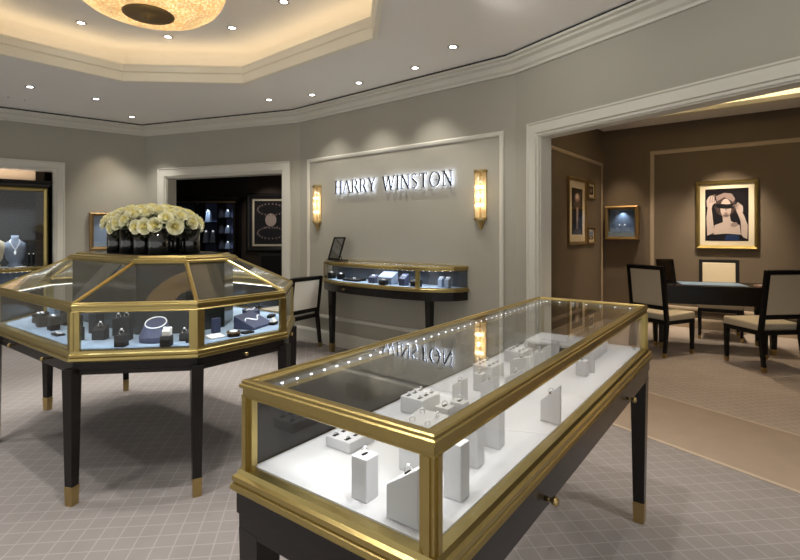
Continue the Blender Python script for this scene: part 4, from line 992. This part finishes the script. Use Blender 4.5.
# ------------------------------------------------------------------ cabinets
# tall glass vitrine in the niche of the left wall
angLv = angL
def onL(t_, d, z=0): q = C3+dL*t_; return (q.x-nL.x*d, q.y-nL.y*d, z)
vt = thing('wall_vitrine', 'tall black and gold glass vitrine recessed in the left wall', 'display case', onL(2.22, .70), angLv)
VW = 1.02
b = MB(); b.box(-VW, VW, -.5, 0, 0, .86); b.build('lower_cabinet', 'black', vt, bevel=.004)
b = MB(); b.box(-VW, VW, -.015, 0, .86, 2.03); b.build('back_panel', 'slot', vt)
b = MB(); b.box(-VW, VW, -.5, 0, 2.03, 2.05); b.sweep([(-VW, 0), (-VW, -.5), (VW, -.5), (VW, 0)], [(0, 2.03), (.02, 2.045), (.02, 2.07), (.05, 2.10), (.06, 2.12), (0, 2.12), ], closed=False); b.box(-VW, VW, -.5, 0, 2.05, 2.12); b.build('cornice', 'black', vt)
b = MB(frame_xf()); b.sweep([(-VW, .86), (VW, .86), (VW, 2.03), (-VW, 2.03)], [(0, .47), (0, .5), (-.02, .512), (-.05, .505), (-.055, .49), (-.055, .47)]); b.build('door_frame', 'gold', vt)
b = MB(frame_xf()); b.box(-VW+.05, VW-.05, .91, 1.98, .485, .489); b.build('pane', 'glass', vt)
b = MB(); b.box(-VW, -VW+.02, -.47, -.015, .86, 2.03); b.box(VW-.02, VW, -.47, -.015, .86, 2.03); b.build('side_panel', 'slot', vt)
b = MB(); b.box(-VW+.02, VW-.02, -.47, -.015, .90, .925); b.build('display_floor', 'greydeck', vt)
def vw(x, y, z): c_, s_ = math.cos(angLv), math.sin(angLv); o = onL(2.22, .70); return (o[0]+x*c_-y*s_, o[1]+x*s_+y*c_, z)
def bust(loc, rz, label, h=.36, mat='bust', group=None):
    t = thing('necklace_bust', label, 'necklace stand', loc, rz, group)
    n = 20; rings = [(.0, .07, .055), (.02, .07, .055), (.05, .055, .04), (.10, .085, .05), (.22, .105, .055), (.28, .10, .045), (.31, .055, .035), (.33, .038, .034), (.37, .036, .034)]
    k_ = h/.37; vs = [(rx*k_*math.cos(2*PI*i/n), ry*k_*math.sin(2*PI*i/n), z*k_) for z, rx, ry in rings for i in range(n)]
    b = MB(); m_ = len(rings); b.add(vs, [tuple(range(n))[::-1], tuple(range((m_-1)*n, m_*n))]+[(j*n+i, j*n+(i+1) % n, (j+1)*n+(i+1) % n, (j+1)*n+i) for j in range(m_-1) for i in range(n)])
    b.build('form', mat, t, smooth=True)
    k = thing('necklace', 'pendant necklace on the '+label, 'necklace', loc, rz, 'pendant necklaces')
    pts = [(-.04*k_, -.03*k_, .325*k_), (-.045*k_, -.048*k_, .29*k_), (-.02*k_, -.060*k_, .235*k_), (0, -.062*k_, .20*k_), (.02*k_, -.060*k_, .235*k_), (.045*k_, -.048*k_, .29*k_), (.04*k_, -.03*k_, .325*k_)]
    MB().tube(pts, .0035, 6).build('chain', 'diamond', k); MB().ball((0, -.064*k_, .17*k_), .014, 10, 8, (1, .6, 2)).build('pendant', 'diamond', k)
    return t
bust(vw(.66, -.22, .926), angLv, 'blue-grey bust with a pendant necklace in the left wall vitrine', .44)
bust(vw(.42, -.30, .926), angLv, 'pale bust at the left edge of the photo in the vitrine', .46, 'cream')
for x_, lab in ((.815, 'tall narrow earring post, nearer the bust in the vitrine'), (.865, 'tall narrow earring post, nearer the vitrine edge')):
    t = thing('earring_post', lab, 'jewellery stand', vw(x_, -.25, .926), angLv, 'earring posts'); MB().taper(0, 0, 0, .17, .045, .03).build('post', 'blackfab', t); MB().ball((0, -.01, .18), .008, 8, 6).build('gem', 'diamond', t)
t = thing('ring_stand', 'low black ring cushion at the right of the left wall vitrine', 'jewellery stand', vw(.90, -.38, .926), angLv); MB().ball((0, 0, .016), .036, 14, 8, (1.2, .9, .45)).build('cushion', 'blackfab', t, smooth=True); MB().ball((0, -.01, .036), .014, 8, 6, (1.4, 1, .5)).build('gem', 'diamond', t)
t = thing('price_card', 'flat white card in front of the blue-grey bust', 'card', vw(.72, -.40, .926), angLv); MB().box(-.07, .05, -.03, .03, 0, .012).build('card', 'paper', t, bevel=.002)
strip_light(vw(-.7, -.3, 0), vw(.9, -.3, 0), 1.98, 8, (.85, .92, 1), .04, spread=110)
strip_light(vw(-.95, -.2, 0), vw(.95, -.2, 0), 2.14, 9, (1, .70, .50), .05, 1, 180)
# bow-fronted counter before it
q = C3+dL*2.25
con2, CW2 = console('bow_front_showcase', 'bow-fronted gold-railed glass counter below the left wall vitrine', (q.x+nL.x*.06, q.y+nL.y*.06), angL, 2.05, .46, .95, [-.6], [(.6, -.2), (-.6, -.2)])
for i, x_ in enumerate((.1, .4, .7)):
    p = CW2(x_, -.2, .95-.212); obox('ring_stand', ['left', 'middle', 'right'][i]+' dark ring stand in the counter below the vitrine', 'jewellery stand', p[0], p[1], .07, .06, .08, 'blackfab', angL, z=.95-.212, gem='cluster', group='stands in the left counter')

# cabinet of lit compartments in the den
cb = thing('tall_cabinet', 'tall black cabinet with blue-lit shelf compartments in the dark room', 'cabinet', (-3.72, 9.38, 0), 0)
CWd = .70
b = MB(); b.box(-CWd, CWd, -.42, 0, 0, .8); b.build('lower_cabinet', 'black', cb)
b = MB(); b.box(-CWd, CWd, -.02, 0, .8, 1.98); b.build('back_panel', 'navy', cb)
b = MB(); b.box(-CWd, CWd, -.42, 0, 1.96, 1.98); b.sweep([(-CWd, 0), (-CWd, -.42), (CWd, -.42), (CWd, 0)], [(0, 1.98), (.03, 1.99), (.05, 2.05), (.07, 2.07), (0, 2.07)], closed=False); b.box(-CWd, CWd, -.42, 0, 1.98, 2.07); b.build('cornice', 'black', cb)
b = MB(); b.box(-CWd-.02, CWd+.02, -.45, -.41, 1.955, 1.975); b.build('gold_band', 'bronze', cb)
for x_ in (-CWd, -.02, .38, CWd-.03): b = MB(); b.box(x_, x_+.03, -.42, -.02, .8, 1.96); b.build('upright', 'black', cb)
for k in range(4):
    z = .8+.29*k
    b = MB(); b.box(.41, CWd-.03, -.41, -.02, z, z+.015); b.build('shelf', 'black', cb)
    t = thing('ring_stand', 'small pale jewel stand, %s in the narrow right compartments of the dark cabinet' % ['lowest', 'second from bottom', 'second from top', 'topmost'][k], 'jewellery stand', (-3.72+.54, 9.38-.3, z+.016), 0, 'jewel stands in the dark cabinet')
    MB().taper(0, 0, 0, .11, .09, .06).build('block', 'bust', t); MB().ball((0, -.01, .125), .02, 10, 8).build('gem', 'diamond', t)
    light('shelf_light', 'SPOT', (-3.72+.54, 9.38-.32, z+.27), 6, (.7, .83, 1), (-3.72+.54, 9.38-.25, z), .01, spot=110, blend=.8)
for k, (x_, z) in enumerate(((.15, .8), (.25, 1.22), (.12, 1.22), (.16, 1.6))):
    if z > 1 and k != 2: b = MB(); b.box(.01, .38, -.40, -.02, z-.014, z); b.build('shelf', 'black', cb)
    t = thing('necklace_stand', 'pale blue form, wide compartment of the dark cabinet, '+['at the bottom', 'right of the pair midway', 'left of the pair midway', 'at the top'][k], 'jewellery stand', (-3.72+x_, 9.38-.25, z+.001), 0, 'jewel stands in the dark cabinet')
    MB().taper(0, 0, 0, .2, .10, .06).build('block', 'bust', t); MB().ball((0, -.02, .21), .02, 10, 8).build('gem', 'diamond', t)
light('shelf_light', 'SPOT', (-3.72+.18, 9.38-.3, 1.93), 16, (.7, .83, 1), (-3.72+.18, 9.38-.25, .8), .01, spot=90, blend=.8)

# ------------------------------------------------------------------ chairs
def make_chair(label, loc, rz, seatm='cream', group='cream upholstered dining chairs', backh=1.03, low=.176):
    t = thing('dining_chair', label, 'chair', loc, rz, group)
    W_, D_ = .235, .225
    # local +Y is the way the chair faces
    MB().add([(-W_-.005, -D_+.03, .405), (W_+.005, -D_+.03, .405), (W_+.02, D_+.015, .405), (-W_-.02, D_+.015, .405), (-W_-.005, -D_+.03, .475), (W_+.005, -D_+.03, .475), (W_+.02, D_+.015, .49), (-W_-.02, D_+.015, .49)],
      [(3, 2, 1, 0), (4, 5, 6, 7), (0, 1, 5, 4), (1, 2, 6, 5), (2, 3, 7, 6), (3, 0, 4, 7)]).build('seat', seatm, t, bevel=.018)
    b = MB(); b.sweep([(-W_, -D_), (W_, -D_), (W_+.015, D_+.01), (-W_-.015, D_+.01)], [(0, .365), (0, .41), (-.02, .41), (-.02, .365)]); b.build('seat_frame', 'blackwood', t)
    for s_ in (-1, 1):
        b = MB(); x = s_*(W_-.015)
        def post(pts, w):
            for (y0, z0, w0), (y1, z1, w1) in zip(pts, pts[1:]):
                b.add([(x-w/2, y0-w0/2, z0), (x+w/2, y0-w0/2, z0), (x+w/2, y0+w0/2, z0), (x-w/2, y0+w0/2, z0), (x-w/2, y1-w1/2, z1), (x+w/2, y1-w1/2, z1), (x+w/2, y1+w1/2, z1), (x-w/2, y1+w1/2, z1)],
                      [(3, 2, 1, 0), (4, 5, 6, 7), (0, 1, 5, 4), (1, 2, 6, 5), (2, 3, 7, 6), (3, 0, 4, 7)])
        post([(-D_-.035, .05, .03), (-D_-.01, .25, .036), (-D_+.01, .40, .042)], .036); l = b.build('leg', 'blackwood', t, bevel=.002)
        b = MB(); b.taper(x, -D_-.037, 0, .052, .034, .040); b.build('brass_foot', 'brass', l)
        b = MB(); xf_ = s_*(W_-.005); b.taper(xf_, D_-.012, .05, .40, .032, .044); l = b.build('leg', 'blackwood', t, bevel=.002)
        b = MB(); b.taper(xf_, D_-.012, 0, .052, .03, .036); b.build('brass_foot', 'brass', l)
    # back: leaning frame with an upholstered panel
    lean = Matrix.Translation((0, -D_+.01, .40)) @ Matrix.Rotation(R(7), 4, 'X'); hh = backh-.40
    def fx(): return lean @ Matrix(((1, 0, 0, 0), (0, 0, 1, 0), (0, 1, 0, 0), (0, 0, 0, 1)))
    b = MB(fx()); 
    b.box(-W_, -W_+.042, 0, hh, -.022, .018); b.box(W_-.042, W_, 0, hh, -.022, .018); b.box(-W_+.042, W_-.042, hh-.042, hh, -.022, .018); b.box(-W_+.042, W_-.042, low-.046, low-.001, -.020, .016)
    b.build('back_frame', 'blackwood', t, bevel=.003)
    b = MB(fx()); b.box(-W_+.043, W_-.043, low, hh-.043, -.018, .024); b.build('backrest', seatm, t, bevel=.008)
    return t
ch1 = make_chair('cream chair with black frame at the left end of the desk, beside the front showcase', (3.09, 5.80, .003), R(27-90))
copy_tree(ch1, 'cream chair with its back to the camera, nearest the right edge of the photo', (3.83, 5.19, .003), R(6))
copy_tree(ch1, 'cream chair behind the desk under the gold-framed portrait', (4.27, 6.56, .003), R(149))
iv = make_chair('ivory chair with black frame standing between the octagonal showcase and the sign wall', (-1.35, 5.99, .0), R(58), 'ivory', 'ivory chairs', .88, .09); iv.scale = (1.12, 1.05, 1)
make_chair('black upholstered chair in the dark room below the poster', (-2.30, 8.75, .0), R(190), 'blackfab', 'black chairs')

# ------------------------------------------------------------------ desk
angT = math.atan2(-.41, 1.18)
f0 = Vector((3.12, 5.94)); tx = Vector((math.cos(angT), math.sin(angT))); ty = Vector((-tx.y, tx.x))
dc = f0+tx*.62+ty*.30
dk = thing('desk', 'black lacquer consultation desk in the side room', 'desk', (dc.x, dc.y, .003), angT)
b = MB(); b.box(-.64, .64, -.31, .31, .742, .772); b.build('top', 'black', dk, bevel=.004)
b = MB(); b.box(-.61, .61, -.28, .28, .55, .742); b.build('apron', 'black', dk, bevel=.003)
for x_ in (-.57, .57):
    for y_ in (-.24, .24): leg(dk, x_, y_, .55, .075, .05, foot=.07)
def dw(x, y, z): q = dc+tx*x+ty*y; return (q.x, q.y, z)
t = thing('desk_pad', 'pale blue leather pad lying on the black desk', 'desk pad', dw(.0, -.02, .775), angT); MB().box(-.34, .34, -.2, .2, 0, .006).build('pad', 'padblue', t, bevel=.002)
table_mirror(dw(-.47, -.0, .776), angT+R(20), 'black-framed mirror standing on the left end of the desk', .22, .29)
t = thing('brochure', 'pinkish card with a white label at the right of the desk', 'card', dw(.50, -.16, .775), angT+.3); MB().box(-.08, .08, -.05, .05, 0, .02).build('cover', 'pink', t); MB().box(-.03, .05, -.03, .03, .02, .0215).build('label_sheet', 'paper', t)

# side room lights
light('desk_light', 'SPOT', (3.7, 6.9, 3.0), 75, (1, .84, .66), (3.7, 6.9, 0), .04, spot=70, blend=.7)
light('desk_light', 'SPOT', (3.9, 5.9, 3.0), 70, (1, .80, .58), (3.9, 5.9, 0), .04, spot=75, blend=.7)
light('side_spot', 'SPOT', (2.35, 3.6, 3.0), 80, (1, .78, .54), (2.3, 3.6, 0), .05, spot=78, blend=.8)
light('side_spot', 'SPOT', (pn[0]+nB.x*.6, pn[1]+nB.y*.6, 2.98), 40, (1, .78, .52), (pn[0], pn[1], .9), .03, spot=50, blend=.9)

for o in list(col.objects):
    if o.type == 'LIGHT' and o.data.type == 'AREA': o.visible_glossy = True

# ------------------------------------------------------------------ world and camera
wd = bpy.data.worlds.new('shop_light'); sc.world = wd; wd.use_nodes = True
bg = wd.node_tree.nodes['Background']; bg.inputs[0].default_value = (1, .985, .96, 1); bg.inputs[1].default_value = .52
cam = bpy.data.cameras.new('camera'); co = bpy.data.objects.new('camera', cam); col.objects.link(co); sc.camera = co
cam.sensor_width = 36; cam.lens = 491/800*36; cam.shift_y = -47/800; cam.clip_start = .02
co.location = (0, 0, 1.4); co.rotation_euler = (R(90), 0, 0)
sc.view_settings.view_transform = 'Standard'; sc.view_settings.look = 'None'; sc.view_settings.exposure = .68; sc.view_settings.gamma = 1
sc.cycles.transparent_max_bounces = 32; sc.cycles.max_bounces = 8
